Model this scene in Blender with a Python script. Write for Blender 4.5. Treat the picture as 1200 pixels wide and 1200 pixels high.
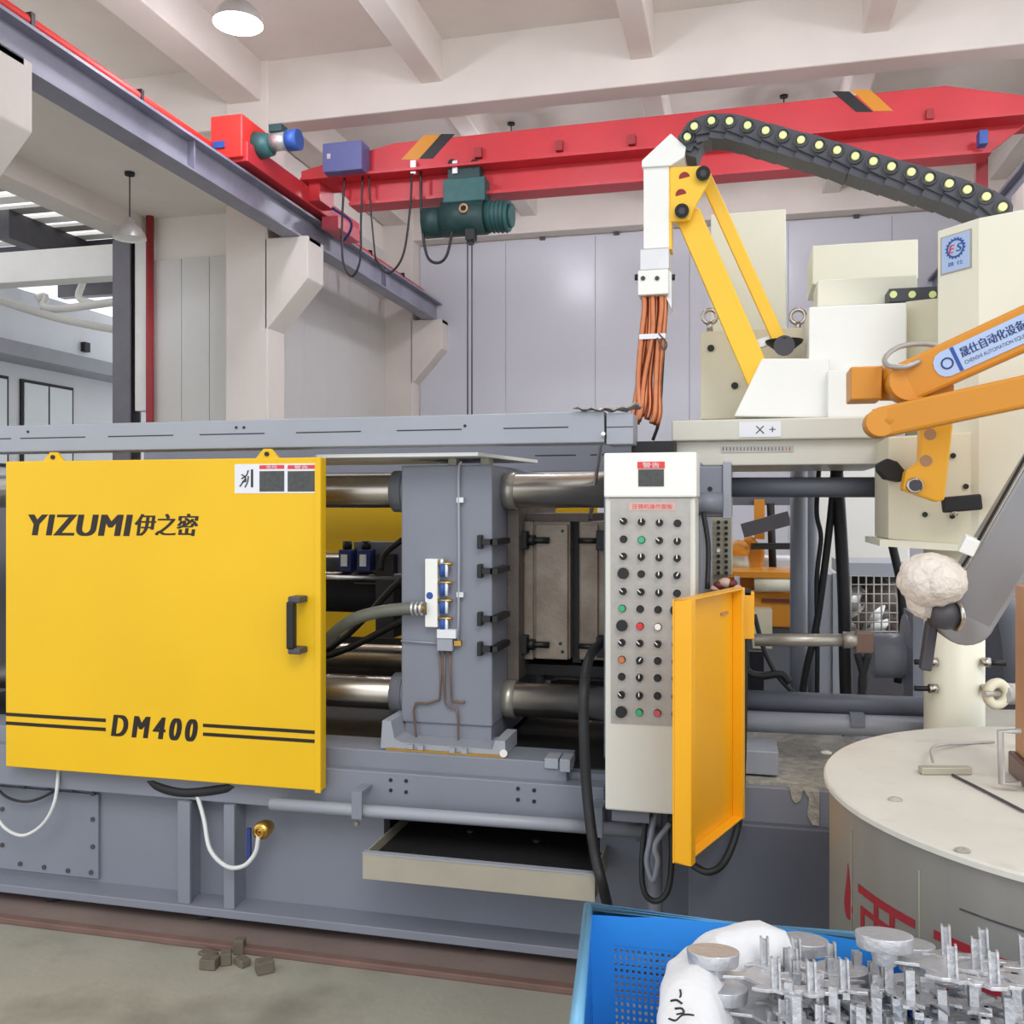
import bpy, bmesh, math, random
from mathutils import Vector, Matrix
for _o in list(bpy.data.objects): bpy.data.objects.remove(_o)
SC = bpy.context.scene
COL = SC.collection
random.seed(7)

# ------------------------------------------------------------------ camera, sky, exposure
FPX, HZ, YAW, CAMZ = 1100.0, 594.0, math.radians(13.8), 1.5
cam = bpy.data.cameras.new('camera'); camo = bpy.data.objects.new('camera', cam); COL.objects.link(camo)
camo.location = (0, 0, CAMZ); camo.rotation_euler = (math.pi/2, 0, YAW)
cam.sensor_width = 36.0; cam.lens = FPX/1200*36; cam.shift_y = -(600-HZ)/1200
cam.clip_start = .05; cam.clip_end = 300
SC.camera = camo
w = bpy.data.worlds.new('daylight'); SC.world = w; w.use_nodes = True
w.node_tree.nodes['Background'].inputs[0].default_value = (.93, .96, 1, 1)
w.node_tree.nodes['Background'].inputs[1].default_value = 1.15
sl = bpy.data.lights.new('sun', 'SUN'); sl.energy = .8; sl.angle = math.radians(25); sl.color = (1, .96, .9)
so = bpy.data.objects.new('sun', sl); COL.objects.link(so); so.rotation_euler = (math.radians(48), 0, math.radians(24))
SC.view_settings.view_transform = 'Standard'; SC.view_settings.look = 'None'
SC.view_settings.gamma = 1; SC.view_settings.exposure = .35
SC.view_settings.use_curve_mapping = False

# ------------------------------------------------------------------ measuring helpers: photograph survey -> metres
SA, CA = math.sin(YAW), math.cos(YAW)
def ray(u, v):
    k = (u-600)/FPX
    return Vector((-SA+k*CA, CA+k*SA, (HZ-v)/FPX))
def PY(u, v, Y): r = ray(u, v); return r*(Y/r.y)+Vector((0, 0, CAMZ))
def PX(u, v, X): r = ray(u, v); return r*(X/r.x)+Vector((0, 0, CAMZ))
def PZ(u, v, Z): r = ray(u, v); return r*((Z-CAMZ)/r.z)+Vector((0, 0, CAMZ))
def xu(u, Y): return PY(u, 0, Y).x
def zv(u, v, Y): return PY(u, v, Y).z

# ------------------------------------------------------------------ materials
MATS = {}
def lin(c):
    c /= 255.0
    return c/12.92 if c <= .04045 else ((c+.055)/1.055)**2.4
def mat(name, rgb, rough=.5, metal=0.0, var=.08, scale=6.0, bump=0.0, bscale=60.0, emit=0.0, spot=None, coat=0.0, streak=False):
    m = bpy.data.materials.new(name); m.use_nodes = True; MATS[name] = m
    nt = m.node_tree; b = nt.nodes['Principled BSDF']; col = tuple(lin(c) for c in rgb)
    tc = nt.nodes.new('ShaderNodeTexCoord')
    vec = tc.outputs['Object']
    if streak:
        mp = nt.nodes.new('ShaderNodeMapping'); mp.inputs['Scale'].default_value = (1, 1, .08)
        nt.links.new(vec, mp.inputs[0]); vec = mp.outputs[0]
    n = nt.nodes.new('ShaderNodeTexNoise'); n.inputs['Scale'].default_value = scale; n.inputs['Detail'].default_value = 5
    nt.links.new(vec, n.inputs['Vector'])
    r = nt.nodes.new('ShaderNodeValToRGB'); e = r.color_ramp.elements
    e[0].position = .3; e[1].position = .72
    e[0].color = (*[c*(1-var) for c in col], 1); e[1].color = (*[min(1, c*(1+var*.6)) for c in col], 1)
    nt.links.new(n.outputs['Fac'], r.inputs[0]); out = r.outputs[0]
    if spot:
        srgb, sc, lo, hi = spot
        n2 = nt.nodes.new('ShaderNodeTexNoise'); n2.inputs['Scale'].default_value = sc; n2.inputs['Detail'].default_value = 8
        nt.links.new(vec, n2.inputs['Vector'])
        r2 = nt.nodes.new('ShaderNodeValToRGB'); r2.color_ramp.elements[0].position = lo; r2.color_ramp.elements[1].position = hi
        nt.links.new(n2.outputs['Fac'], r2.inputs[0])
        mx = nt.nodes.new('ShaderNodeMix'); mx.data_type = 'RGBA'
        nt.links.new(r2.outputs[0], mx.inputs['Factor']); nt.links.new(out, mx.inputs['A'])
        mx.inputs['B'].default_value = (*[lin(c) for c in srgb], 1); out = mx.outputs['Result']
    nt.links.new(out, b.inputs['Base Color'])
    b.inputs['Roughness'].default_value = rough; b.inputs['Metallic'].default_value = metal
    b.inputs['Coat Weight'].default_value = coat
    if bump:
        n3 = nt.nodes.new('ShaderNodeTexNoise'); n3.inputs['Scale'].default_value = bscale; n3.inputs['Detail'].default_value = 4
        nt.links.new(vec, n3.inputs['Vector'])
        bp = nt.nodes.new('ShaderNodeBump'); bp.inputs['Strength'].default_value = bump; bp.inputs['Distance'].default_value = .01
        nt.links.new(n3.outputs['Fac'], bp.inputs['Height']); nt.links.new(bp.outputs[0], b.inputs['Normal'])
    if emit:
        b.inputs['Emission Color'].default_value = (*col, 1); b.inputs['Emission Strength'].default_value = emit
    return m
mat('grey', (128, 132, 144), .42, 0, .07, 3)
mat('grey_light', (156, 160, 170), .4, 0, .06, 3)
mat('slate', (98, 102, 114), .5, 0, .08, 3)
mat('dark', (30, 30, 33), .6, 0, .2, 8)
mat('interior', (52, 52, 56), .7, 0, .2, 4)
mat('black', (24, 24, 26), .45, 0, .15, 10)
mat('rubber', (34, 35, 38), .55, 0, .15, 10)
mat('hose_green', (104, 106, 96), .5, 0, .12, 20)
mat('yellow', (234, 186, 4), .5, 0, .06, 1.4)
mat('orange', (250, 180, 22), .38, 0, .05, 2, coat=.1)
mat('amber', (212, 140, 36), .42, 0, .07, 3)
mat('print_black', (30, 19, 12), .5, 0, .1, 10)
mat('steel', (196, 190, 182), .24, 1, .12, 12)
mat('chrome', (200, 192, 182), .3, 1, .1, 5)
mat('alu', (216, 216, 216), .32, .75, .08, 10)
mat('chain', (72, 73, 82), .5, 0, .12, 20)
mat('arm_yellow', (248, 198, 50), .38, 0, .04, 2)
mat('arm_grey', (160, 160, 164), .38, .55, .08, 4)
mat('rod', (178, 174, 164), .34, .6, .1, 8)
mat('slide', (206, 203, 192), .4, .15, .06, 4)
mat('casting', (198, 199, 203), .34, .6, .1, 25, .25, 90)
mat('die_steel', (150, 138, 126), .5, .35, .18, 9, .2, 60, spot=((112, 96, 80), 7, .45, .8))
mat('die_dark', (108, 100, 94), .55, .4, .2, 9, .2, 60)
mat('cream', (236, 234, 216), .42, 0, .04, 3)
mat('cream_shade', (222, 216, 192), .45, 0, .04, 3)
mat('white', (240, 240, 236), .42, 0, .03, 4)
mat('console', (214, 214, 206), .42, 0, .04, 3)
mat('faceplate', (176, 172, 168), .35, .3, .1, 30)
mat('wall_white', (232, 226, 218), .85, 0, .05, 1.0, .05, 30)
mat('concrete', (222, 214, 206), .85, 0, .06, 1.2, .08, 30)
mat('panel', (206, 208, 216), .3, 0, .04, .6, .02, 6)
mat('panel_warm', (206, 204, 200), .35, 0, .04, .6)
mat('seam', (150, 152, 160), .6)
mat('floor', (158, 156, 145), .7, 0, .2, 1.1, .2, 25, spot=((112, 110, 100), 3.2, .52, .8))
mat('floor_brown', (128, 112, 106), .8, 0, .2, 3, .15, 40)
mat('oxide', (116, 90, 82), .75, 0, .2, 6)
mat('red', (202, 52, 60), .45, 0, .08, 2)
mat('red_dull', (158, 48, 52), .55, 0, .1, 3)
mat('red_bright', (230, 52, 44), .5, 0, .08, 4)
mat('steel_paint', (142, 142, 156), .45, .1, .12, 1.5, spot=((112, 114, 128), 1.3, .5, .8))
mat('steel_dark', (78, 76, 82), .5, .2, .15, 4)
mat('steel_column', (112, 109, 116), .5, .1, .1, 4)
mat('teal', (42, 92, 92), .5, 0, .15, 8)
mat('teal_dark', (30, 62, 62), .5, 0, .15, 8)
mat('blue_box', (92, 98, 150), .4, 0, .08, 4)
mat('blue', (52, 144, 228), .36, 0, .06, 4)
mat('blue_rim', (120, 186, 226), .36, 0, .06, 4)
mat('blue_ink', (44, 84, 160), .5, 0, .08, 10)
mat('blue_dark', (40, 56, 116), .5, 0, .1, 10)
mat('decal_blue', (176, 198, 236), .4, 0, .04, 4)
mat('decal_white', (226, 228, 234), .45, 0, .04, 4)
mat('green_btn', (56, 172, 120), .4)
mat('red_btn', (224, 48, 50), .4)
mat('amber_btn', (196, 120, 70), .4)
mat('pink_btn', (206, 84, 98), .4)
mat('brass', (206, 164, 84), .3, .9, .1, 20)
mat('copper', (196, 126, 90), .3, .9, .14, 30)
mat('brown_pipe', (120, 96, 86), .4, .3, .1, 20)
mat('lime', (236, 244, 168), .5)
mat('cloth', (226, 216, 206), .9, 0, .08, 30, .9, 55)
mat('sack', (232, 233, 236), .7, 0, .05, 8, .35, 30)
mat('lid', (214, 210, 200), .7, 0, .07, 5, .1, 40, spot=((180, 172, 160), 9, .6, .85))
mat('furnace', (150, 146, 138), .45, .25, .1, 9, streak=True, spot=((212, 156, 76), 1.6, .56, .8))
mat('red_paint', (160, 34, 46), .55, 0, .1, 8)
mat('tan', (186, 140, 104), .55, 0, .12, 5)
mat('wood', (104, 96, 84), .8, 0, .2, 20, .3, 60)
mat('grime', (172, 168, 158), .9, 0, .3, 40, .6, 80)
mat('tray', (178, 172, 156), .45, .3, .1, 6)
mat('glass', (232, 240, 246), .12, 0, .02, 2)
mat('white_paint', (238, 236, 232), .5, 0, .04, 3)
mat('annex', (236, 240, 248), .7, 0, .04, 1)
mat('lamp_glow', (250, 246, 255), .5, 0, 0, 1, emit=9)
mat('clear_tube', (208, 210, 210), .25, 0, .06, 20)
mat('sign_red', (222, 66, 62), .5)
mat('sign_grey', (72, 74, 74), .5, 0, .25, 80)
mat('maroon', (104, 44, 40), .6)
mat('pink_face', (206, 170, 160), .5)

# ------------------------------------------------------------------ mesh builder
LOC = {}
def basis(d, up=(0, 0, 1)):
    z = Vector(d).normalized(); up = Vector(up)
    if abs(z.dot(up)) > .98: up = Vector((0, 1, 0))
    x = up.cross(z).normalized(); y = z.cross(x)
    return x, y, z
def catmull(P, n=6):
    P = [Vector(p) for p in P]
    if len(P) < 3: return P
    Q = [P[0]*2-P[1]]+P+[P[-1]*2-P[-2]]; out = []
    for i in range(1, len(Q)-2):
        a, b, c, d = Q[i-1:i+3]
        for s in range(n):
            t = s/n
            out.append(.5*((2*b)+(c-a)*t+(2*a-5*b+4*c-d)*t*t+(3*b-a-3*c+d)*t**3))
    out.append(P[-1]); return out
class MB:
    def __init__(s): s.V = []; s.F = []; s.S = []
    def add(s, V, F, sm=False):
        o = len(s.V); s.V += [Vector(v) for v in V]; s.F += [[i+o for i in f] for f in F]
        s.S += ([sm]*len(F) if isinstance(sm, bool) else list(sm)); return s
    def box(s, x0, y0, z0, x1, y1, z1):
        V = [(x, y, z) for z in (z0, z1) for y in (y0, y1) for x in (x0, x1)]
        return s.add(V, [(0, 1, 3, 2), (4, 6, 7, 5), (0, 4, 5, 1), (2, 3, 7, 6), (0, 2, 6, 4), (1, 5, 7, 3)])
    def pb(s, u0, v0, u1, v1, Y, d):           # a box surveyed on its front plane Y, d metres deep
        um = (u0+u1)/2
        return s.box(xu(u0, Y), Y, zv(um, v1, Y), xu(u1, Y), Y+d, zv(um, v0, Y))
    def ob(s, M, sx, sy, sz):                   # oriented box centred on M
        V = [M @ Vector((x*sx/2, y*sy/2, z*sz/2)) for z in (-1, 1) for y in (-1, 1) for x in (-1, 1)]
        return s.add(V, [(0, 1, 3, 2), (4, 6, 7, 5), (0, 4, 5, 1), (2, 3, 7, 6), (0, 2, 6, 4), (1, 5, 7, 3)])
    def beam(s, p, q, a, b, up=(0, 1, 0)):      # box from p to q, a wide across up, b along up
        p, q = Vector(p), Vector(q); x, y, z = basis(q-p, up)
        V = [c+x*(i*a/2)+y*(j*b/2) for c in (p, q) for i, j in ((-1, -1), (1, -1), (1, 1), (-1, 1))]
        return s.add(V, [(3, 2, 1, 0), (4, 5, 6, 7), (0, 1, 5, 4), (1, 2, 6, 5), (2, 3, 7, 6), (3, 0, 4, 7)])
    def cyl(s, p, q, r, r2=None, n=20):
        p, q = Vector(p), Vector(q); r2 = r if r2 is None else r2; x, y, z = basis(q-p)
        V = []
        for c, rr in ((p, r), (q, r2)):
            V += [c+(x*math.cos(2*math.pi*i/n)+y*math.sin(2*math.pi*i/n))*rr for i in range(n)]
        F = [(i, (i+1) % n, n+(i+1) % n, n+i) for i in range(n)]
        return s.add(V, F+[tuple(range(n))[::-1], tuple(range(n, 2*n))], [True]*n+[False]*2)
    def tube(s, P, r, n=8, sub=6):
        P = catmull(P, sub) if sub else [Vector(p) for p in P]; V = []; F = []
        x, y, z = basis(P[1]-P[0]); L = len(P)
        for i, p in enumerate(P):
            t = (P[min(i+1, L-1)]-P[max(i-1, 0)]).normalized()
            x = (x-t*x.dot(t)).normalized(); y = t.cross(x)
            V += [p+(x*math.cos(2*math.pi*j/n)+y*math.sin(2*math.pi*j/n))*r for j in range(n)]
        for i in range(L-1):
            F += [(i*n+j, i*n+(j+1) % n, (i+1)*n+(j+1) % n, (i+1)*n+j) for j in range(n)]
        k = len(F); F += [tuple(range(n))[::-1], tuple(range((L-1)*n, L*n))]
        return s.add(V, F, [True]*k+[False]*2)
    def prism(s, poly, lo, hi, ax='y', M=None):
        f = {'y': lambda a, b, c: (a, c, b), 'x': lambda a, b, c: (c, a, b), 'z': lambda a, b, c: (a, b, c)}[ax]
        V = [Vector(f(a, b, c)) for c in (lo, hi) for a, b in poly]; n = len(poly)
        if M is not None: V = [M @ v for v in V]
        F = [tuple(range(n))[::-1], tuple(range(n, 2*n))]+[(i, (i+1) % n, n+(i+1) % n, n+i) for i in range(n)]
        return s.add(V, F)
    def pp(s, pix, Y, d): return s.prism([(xu(u, Y), zv(u, v, Y)) for u, v in pix], Y, Y+d)
    def lathe(s, prof, c, ax=(0, 0, 1), n=24):
        x, y, z = basis(ax); c = Vector(c); V = []; F = []
        for r, h in prof:
            V += [c+z*h+(x*math.cos(2*math.pi*i/n)+y*math.sin(2*math.pi*i/n))*r for i in range(n)]
        for k in range(len(prof)-1):
            F += [(k*n+i, k*n+(i+1) % n, (k+1)*n+(i+1) % n, (k+1)*n+i) for i in range(n)]
        return s.add(V, F, True)
    def ball(s, c, r, n=12, sq=(1, 1, 1)):
        prof = [(max(1e-4, math.sin(math.pi*i/n))*r, -math.cos(math.pi*i/n)*r) for i in range(n+1)]
        k = len(s.V); s.lathe(prof, (0, 0, 0), n=2*n)
        for i in range(k, len(s.V)):
            v = s.V[i]; s.V[i] = Vector((v.x*sq[0], v.y*sq[1], v.z*sq[2]))+Vector(c)
        return s
    def ring(s, c, R, r, ax=(0, 0, 1), n=24, m=8):
        x, y, z = basis(ax); c = Vector(c); V = []; F = []
        for i in range(n):
            d = x*math.cos(2*math.pi*i/n)+y*math.sin(2*math.pi*i/n)
            V += [c+d*(R+r*math.cos(2*math.pi*j/m))+z*(r*math.sin(2*math.pi*j/m)) for j in range(m)]
        for i in range(n):
            F += [(i*m+j, ((i+1) % n)*m+j, ((i+1) % n)*m+(j+1) % m, i*m+(j+1) % m) for j in range(m)]
        return s.add(V, F, True)
    def mesh(s, name, off=Vector((0, 0, 0))):
        me = bpy.data.meshes.new(name); me.from_pydata([v-off for v in s.V], [], s.F)
        me.polygons.foreach_set('use_smooth', s.S)
        bm = bmesh.new(); bm.from_mesh(me); bmesh.ops.recalc_face_normals(bm, faces=bm.faces); bm.to_mesh(me); bm.free()
        return me
    def build(s, name, m, parent=None, bevel=0.0, label=None, off=None):
        if off is None:
            if parent is not None: off = LOC.get(parent.name, Vector((0, 0, 0)))
            else:
                lo = [min(v[i] for v in s.V) for i in range(3)]; hi = [max(v[i] for v in s.V) for i in range(3)]
                off = Vector(((lo[0]+hi[0])/2, (lo[1]+hi[1])/2, lo[2]))
        o = bpy.data.objects.new(name, s.mesh(name, off)); COL.objects.link(o)
        o.data.materials.append(MATS[m]); o.parent = parent
        if parent is None: o.location = off
        LOC[o.name] = off
        if bevel:
            b = o.modifiers.new('bevel', 'BEVEL'); b.width = bevel; b.segments = 2; b.limit_method = 'ANGLE'; b.angle_limit = math.radians(40)
        if label: o['label'] = label
        return o
def tag(o, label, cat, group=None):
    o['label'] = label; o['category'] = cat
    if group: o['group'] = group
    return o
def thing(name, label, cat, loc, group=None):
    o = bpy.data.objects.new(name, None); COL.objects.link(o); o.location = loc; o.empty_display_size = .1
    LOC[o.name] = Vector(loc); return tag(o, label, cat, group)
def struct(o): o['kind'] = 'structure'; return o
def copy_tree(o, loc, rot=None):
    r = o.copy(); COL.objects.link(r); r.location = loc; LOC[r.name] = LOC[o.name]
    if rot: r.rotation_euler = rot
    for ch in list(o.children):
        c = ch.copy(); COL.objects.link(c); c.parent = r
        for g in list(ch.children):
            d = g.copy(); COL.objects.link(d); d.parent = c
    return r
def share(src, parent, delta):                  # another piece with the same mesh, moved by delta
    o = bpy.data.objects.new(src.name.split('.')[0], src.data); COL.objects.link(o); o.parent = parent
    o.location = Vector(delta); LOC[o.name] = LOC[src.name]-Vector(delta)
    for md in src.modifiers:
        b = o.modifiers.new('bevel', 'BEVEL'); b.width = md.width; b.segments = md.segments; b.limit_method = 'ANGLE'; b.angle_limit = md.angle_limit
    return o
FR = Matrix(((1, 0, 0, 0), (0, 0, -1, 0), (0, 1, 0, 0), (0, 0, 0, 1)))   # x right, y up, z towards -Y
def text(s, name, m, parent, M, wd, ht, shear=0.0, bold=0.0, label=None, ext=.0006, gap=1.0):
    cu = bpy.data.curves.new('t', 'FONT'); cu.body = s; cu.shear = shear; cu.space_character = gap
    to = bpy.data.objects.new('t', cu); COL.objects.link(to)
    dg = bpy.context.evaluated_depsgraph_get(); me = bpy.data.meshes.new_from_object(to.evaluated_get(dg))
    bpy.data.objects.remove(to); bpy.data.curves.remove(cu)
    xs = [v.co.x for v in me.vertices]; ys = [v.co.y for v in me.vertices]
    if not xs: return None
    ax, bx_, ay, by = min(xs), max(xs), min(ys), max(ys); sx = wd/(bx_-ax); sy = ht/(by-ay)
    bm = bmesh.new(); bm.from_mesh(me)
    bmesh.ops.remove_doubles(bm, verts=bm.verts, dist=1e-5)
    bw = bold*ht
    for v in bm.verts: v.co = Vector((bw+(v.co.x-ax)*sx*(wd-2*bw)/wd, (v.co.y-ay)*sy, ext))
    if bw:
        src = list(bm.faces)
        for k in range(1, 5):
            d = bmesh.ops.duplicate(bm, geom=src); dx = (bw, -bw, bw*.5, -bw*.5)[k-1]
            for g in d['geom']:
                if isinstance(g, bmesh.types.BMVert): g.co += Vector((dx, 0, .00015*k))
    for v in bm.verts: v.co = M @ v.co
    off = LOC.get(parent.name, Vector((0, 0, 0))) if parent else Vector((0, 0, 0))
    for v in bm.verts: v.co -= off
    bm.to_mesh(me); bm.free(); me.name = name
    o = bpy.data.objects.new(name, me); COL.objects.link(o); o.parent = parent; LOC[o.name] = off
    me.materials.clear(); me.materials.append(MATS[m])
    if label: o['label'] = label
    return o
def front_text(s, name, m, parent, u0, v0, u1, v1, Y, **k):  # fitted on a wall facing the aisle
    um = (u0+u1)/2; x0, x1 = xu(u0, Y), xu(u1, Y); z0, z1 = zv(um, v1, Y), zv(um, v0, Y)
    return text(s, name, m, parent, Matrix.Translation((x0, Y, z0)) @ FR, x1-x0, z1-z0, **k)
def cable(name, label, P, r, m='rubber', cat='cable', sub=6, n=8, group=None):
    return tag(MB().tube(P, r, n, sub).build(name, m), label, cat, group)
# ================================================================== THE SETTING
struct(MB().box(-16, -4, -.2, 8, 24, 0).build('floor', 'floor'))
struct(MB().box(-6, 2.87, 0, 3, 4.8, .012).build('machine_footing', 'floor_brown'))
struct(MB().box(-6, 2.84, 0, 3, 2.875, .022).build('trim_1', 'oxide', bevel=.004))
# concrete roof: slab, joists along the hall and main beams across it
struct(MB().box(-9.2, -1, 7.65, 4.6, 19, 7.85).build('ceiling', 'concrete'))
for x, wd in ((-6.7, .5), (-3.985, .3), (-1.22, .3), (1.53, .3), (4.25, .3)):
    struct(MB().box(x-wd/2, -1, 7.1, x+wd/2, 18, 7.7).build('ceiling_joist', 'concrete', bevel=.02))
for y in (6.0, 11.75, 17.6):
    struct(MB().box(-9.2, y+.03, 6.78, 4.4, y+.42, 7.68).build('ceiling_beam', 'concrete', bevel=.02))
# pillars with corbels
for i, y in enumerate((6.15, 11.75, 17.6)):
    p = MB().box(-7, y, 0, -6.35, y+.5, 7.7).build('pillar', 'concrete', bevel=.02); struct(p)
    MB().prism([(-6.4, 5.2), (-5.75, 5.2), (-5.75, 4.62), (-6.36, 3.95), (-6.4, 3.95)], y, y+.5).build('corbel', 'concrete', p, bevel=.015)
# back wall of insulated panels
wb = struct(MB().box(-6.6, 18.06, 0, 4.6, 18.3, 7.7).build('wall_back', 'wall_white'))
pm = None
for i in range(6):
    x = -6.34+i*1.79
    if pm is None: pm = MB().box(x, 18.0, 0, x+1.784, 18.06, 6.75).build('panel', 'panel', wb, bevel=.004)
    else: share(pm, wb, (i*1.79, 0, 0))
for i in range(7):
    MB().box(-5.3+i*1.45, 17.94, 6.72, -5.2+i*1.45, 18.02, 6.9).build('panel_bracket', 'steel_dark', wb)
# right wall
wr = struct(MB().box(4.4, 13.5, 0, 4.6, 18.2, 7.7).build('wall_right', 'wall_white'))
rr = thing('crane_runway_beam', 'grey steel runway beam at the right end of the red crane', 'runway beam', (3.3, 14, 5.2))
MB().box(3.22, 9, 5.2, 3.38, 18, 5.23).build('flange', 'steel_paint', rr); MB().box(3.28, 9, 5.23, 3.32, 18, 5.52).build('web', 'steel_paint', rr)
MB().box(3.2, 9, 5.52, 3.4, 18, 5.56).build('flange', 'steel_paint', rr); MB().box(3.27, 9, 5.56, 3.33, 18, 5.62).build('rail', 'steel_dark', rr)
for y in (11.75, 17.6):
    p = struct(MB().box(4.0, y, 0, 4.5, y+.5, 7.7).build('pillar', 'concrete', bevel=.02))
    MB().prism([(4.05, 5.19), (3.1, 5.19), (3.1, 4.62), (4.02, 3.95)], y, y+.5).build('corbel', 'concrete', p, bevel=.015)
# left wall between the pillars, and the cross wall of the side bay
wl = struct(MB().box(-7.06, 12.2, 0, -6.98, 18.1, 7.7).build('wall_left', 'wall_white'))
pm = None
for i in range(6):
    if pm is None: pm = MB().box(-6.98, 12.26, 0, -6.94, 13.155, 6.6).build('panel', 'panel_warm', wl, bevel=.005)
    else: share(pm, wl, (0, i*.9, 0))
ws = struct(MB().box(-8.42, 12.06, 0, -6.95, 12.2, 5.75).build('wall_side', 'wall_white'))
for i in range(3): MB().box(-8.3+i*.45, 12.0, 0, -7.857+i*.45, 12.06, 5.08).build('panel', 'panel_warm', ws, bevel=.005)
struct(MB().box(-9.0, 2, 5.7, -6.9, 12.3, 5.95).build('ceiling_side_bay', 'wall_white'))
struct(MB().box(-8.85, 2, 5.40, -8.42, 12.2, 5.72).build('edge_beam', 'concrete', bevel=.015))
tag(MB().box(-8.62, 12.0, 2.9, -8.42, 12.2, 5.40).build('door_post', 'white_paint', bevel=.006), 'white boxed post beside the red vertical pipe', 'post')
c = thing('steel_column', 'dark steel column left of the white boxed post', 'column', (-8.85, 12.0, 0))
MB().box(-8.95, 11.94, 0, -8.66, 11.97, 5.40).build('flange', 'steel_column', c); MB().box(-8.82, 11.97, 0, -8.79, 12.17, 5.40).build('web', 'steel_dark', c)
MB().box(-8.95, 12.17, 0, -8.66, 12.2, 5.40).build('flange', 'steel_column', c)
tag(MB().cyl((-8.32, 11.93, 0), (-8.32, 11.93, 5.7), .055).build('fire_pipe', 'red_dull'), 'red vertical pipe on the corner of the left side wall', 'pipe')
# ---------------- side bay beyond the opening on the left
an = thing('annex_building', 'pale blue annex building seen through the opening on the left', 'building', (-12.5, 14, 0))
MB().box(-12.8, 4, 4.3, -12.4, 24, 5.35).build('upper_wall', 'annex', an)
MB().box(-12.7, 4, 4.05, -11.9, 24, 4.3).build('ledge', 'grey_light', an)
MB().box(-12.8, 4, 0, -12.6, 24, 4.06).build('lower_wall', 'annex', an)
for y in (11.0, 12.6, 14.25):
    f = MB().box(-12.6, y, 2.2, -12.56, y+1.35, 3.8).build('window', 'dark', an)
    for k in range(2): MB().box(-12.57, y+.06+k*.64, 2.26, -12.54, y+.65+k*.64, 3.74).build('pane', 'glass', f)
MB().box(-12.3, 15.6, 4.5, -12.4, 15.75, 4.68).build('wall_fitting', 'dark', an)
tag(MB().box(-12.6, 12.6, 5.07, -8.96, 12.95, 5.56).build('white_lintel', 'white_paint', bevel=.01), 'white horizontal lintel beam crossing the left opening', 'beam')
rf = thing('annex_roof', 'dark ribbed sheet roof above the white lintel beam', 'roof', (-11, 12, 5.6))
for i in range(14): MB().box(-13.5, 10.0+i*.5, 6.2, -8.9, 10.28+i*.5, 6.25).build('roof_sheet', 'faceplate' if i % 2 else 'white_paint', rf)
MB().box(-13.5, 14.3, 5.75, -8.9, 14.5, 6.2).build('purlin', 'steel_dark', rf)
MB().box(-11.5, 12.5, 5.75, -11.25, 14.3, 6.2).build('rafter', 'steel_dark', rf)
MB().box(-13.5, 16.3, 5.75, -8.9, 16.5, 6.2).build('purlin', 'steel_dark', rf)
d = thing('annex_pipework', 'white bent pipes under the white lintel beam', 'pipes', (-11, 14, 3.5))
MB().tube([(-12.2, 14.2, 5.2), (-12.1, 14.3, 5.25), (-11.8, 14.2, 5.0), (-9, 14, 5.12)], .07).build('pipe', 'white_paint', d)
MB().tube([(-11.4, 14.4, 5.5), (-11.4, 14.3, 5.2), (-11.0, 14.2, 5.05)], .06).build('pipe', 'white_paint', d)
MB().tube([(-12.2, 13.1, 5.0), (-11.4, 14.2, 4.75), (-9.6, 15.6, 4.5)], .07).build('pipe', 'white_paint', d)

# ================================================================== CRANE RUNWAY AND CRANE
rw = thing('crane_runway_beam', 'long grey steel runway beam resting on the left corbels', 'runway beam', (-6, 11, 5.2))
MB().box(-6.13, 2, 5.2, -5.87, 18.0, 5.225).build('flange', 'steel_paint', rw); MB().box(-6.015, 2, 5.225, -5.985, 18.0, 5.56).build('web', 'steel_paint', rw)
MB().box(-6.14, 2, 5.56, -5.86, 18.0, 5.59).build('flange', 'steel_paint', rw); MB().box(-6.035, 2, 5.59, -5.965, 18.0, 5.64).build('rail', 'steel_dark', rw)
g = None
for i in (0, 4, 8):
    if g is None: g = MB().box(-5.99, 3.5, 5.225, -5.9, 3.52, 5.56).build('stiffener', 'steel_paint', rw)
    else: share(g, rw, (0, i*1.44, 0))
for y in (6.2, 11.8, 17.65): MB().box(-6.2, y, 5.14, -5.75, y+.35, 5.2).build('bearing_pad', 'dark', rw)
cb = thing('conductor_bar', 'red conductor bar running along the left crane runway', 'conductor bar', (-6.22, 11, 5.6))
MB().cyl((-6.3, 2, 5.93), (-6.3, 18, 5.86), .055, n=10).build('bar', 'red_bright', cb)
h = None
for i in range(9):
    if h is None: h = MB().box(-6.36, 4.0, 5.56, -6.24, 4.05, 5.99).build('hanger', 'dark', cb)
    else: share(h, cb, (0, i*1.6, -.006*i))
cr = thing('bridge_crane', 'red overhead bridge crane with yellow and black hazard stripes', 'crane', (-1.4, 12, 5.6))
gx0, gx1 = -5.55, 2.3
MB().prism([(gx0-.35, 5.98), (gx1+1.0, 5.98), (gx1+1.0, 6.18), (gx1, 6.42), (gx0+1.0, 6.38), (gx0-.35, 6.12)], 11.85, 12.2).build('girder', 'red', cr, bevel=.01)
MB().box(gx0-.3, 11.72, 5.95, gx1+1.0, 12.33, 5.985).build('ledge_flange', 'red', cr)
MB().prism([(gx0+.1, 5.95), (gx1+.9, 5.95), (gx1+.5, 5.64), (gx0+.35, 5.64)], 12.0, 12.06).build('lower_web', 'red', cr)
MB().box(gx0+.35, 11.86, 5.6, gx1+.5, 12.2, 5.64).build('lower_flange', 'red', cr)
def stripe(u0, u1, dx, m, vt, vb):
    Y = 11.846; a = [(u0+dx, vt), (u1+dx, vt), (u1, vb), (u0, vb)]
    MB().pp(a, Y, .006).build('hazard_stripe', m, cr)
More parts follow.
